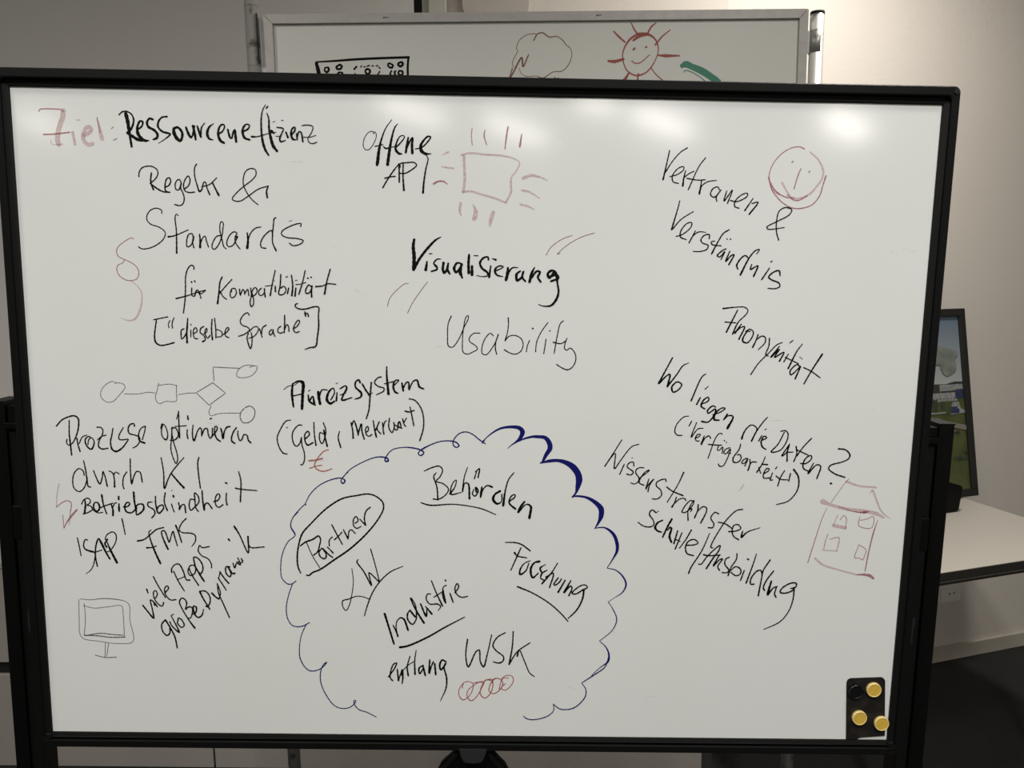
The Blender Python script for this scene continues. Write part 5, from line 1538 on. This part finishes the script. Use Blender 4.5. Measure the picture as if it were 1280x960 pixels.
rect(0, X0, X1, 0.36, PH - fw + 0.002)
rect(3, X0, X1, fw - 0.002, 0.372)
patch(1, [(X0, 0.365), (X1, 0.365), (X1, 0.404), (-0.06, 0.406), (-0.10, 0.398), (-0.16, 0.400), (-0.22, 0.395), (-0.35, 0.40), (X0, 0.39)])
rect(2, -0.128, X1, 0.372, 0.396)
rect(1, -0.125, X1, 0.368, 0.3745)
rect(2, -0.165, -0.055, 0.338, 0.368)
rect(5, -0.062, X1, 0.345, 0.378)
for k in range(7):
    rect(1, -0.160 + 0.015 * k, -0.156 + 0.015 * k, 0.345, 0.350)
rect(2, -0.40, -0.19, 0.345, 0.372)
rect(3, X0, X1, 0.295, 0.338)
rect(6, -0.168, -0.142, 0.300, 0.345)
rect(6, -0.132, -0.112, 0.308, 0.338)
patch(2, [(-0.085, 0.318), (-0.078, 0.334), (-0.050, 0.334), (-0.044, 0.312), (X1, 0.300), (X1, 0.294), (-0.09, 0.290)])
rect(5, -0.088, -0.050, 0.294, 0.318)
rect(2, -0.058, -0.048, 0.310, 0.322)
patch(2, [(-0.20, 0.296), (-0.11, 0.296), (-0.11, 0.301), (-0.20, 0.301)])
patch(4, [(X0, 0.300), (-0.20, 0.282), (-0.14, 0.276), (-0.08, 0.262), (X1, 0.250), (X1, 0.232), (-0.08, 0.244), (-0.14, 0.262), (-0.20, 0.270), (X0, 0.29)])
patch(4, [(-0.20, 0.262), (-0.14, 0.254), (-0.08, 0.238), (-0.07, 0.230), (-0.14, 0.236), (-0.20, 0.242)])
rect(6, -0.075, -0.055, 0.224, 0.231)
patch(6, [(-0.085, 0.138), (-0.065, 0.146), (-0.04, 0.142), (X1, 0.146), (X1, 0.134), (-0.06, 0.130), (-0.09, 0.134)])
rect(6, -0.042, X1, 0.152, 0.160)
# glass reflection painted into the print as soft grey-green blobs over the sky
reflection = []
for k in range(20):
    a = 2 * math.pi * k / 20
    reflection.append((-0.125 + (0.085 + 0.006 * math.sin(5 * a)) * math.cos(a), 0.500 + (0.030 + 0.004 * math.cos(4 * a)) * math.sin(a)))
patch(7, reflection)
reflection = []
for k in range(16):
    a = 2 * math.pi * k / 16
    reflection.append((-0.085 + 0.036 * math.cos(a), 0.462 + (0.034 + 0.004 * math.cos(3 * a)) * math.sin(a)))
patch(7, reflection)
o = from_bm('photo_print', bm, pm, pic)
o['label'] = 'printed view of white and blue buildings, road and lawn under a grey-blue sky'

# ------------------------------------------------------------ wall socket below the table
sk = thing('wall_socket', 'small pale socket box on the right wall below the table', 'socket', wuv(0.04, 0, 0.29))
soff = Matrix.Translation(-wuv(0.04, 0, 0.29))
for nm, a in (('socket_box', (-0.060, 0.074, -0.040, 0.0, 0.262, 0.330, 0.003)), ('socket_face', (-0.030, 0.062, -0.044, -0.040, 0.272, 0.324, 0.002))):
    o = wbox(nm, *a[:6], M['socket'], sk, a[6])
    o.data.transform(soff)
bm = bmesh.new()
for uu in (0.012, 0.034):
    bm_tube(bm, (uu, -0.0450, 0.298), (uu, -0.0435, 0.298), 0.0034, 12)
bmesh.ops.transform(bm, matrix=WALLM, verts=bm.verts)
o = from_bm('socket_hole', bm, M['gap'], sk)
o.data.transform(soff)
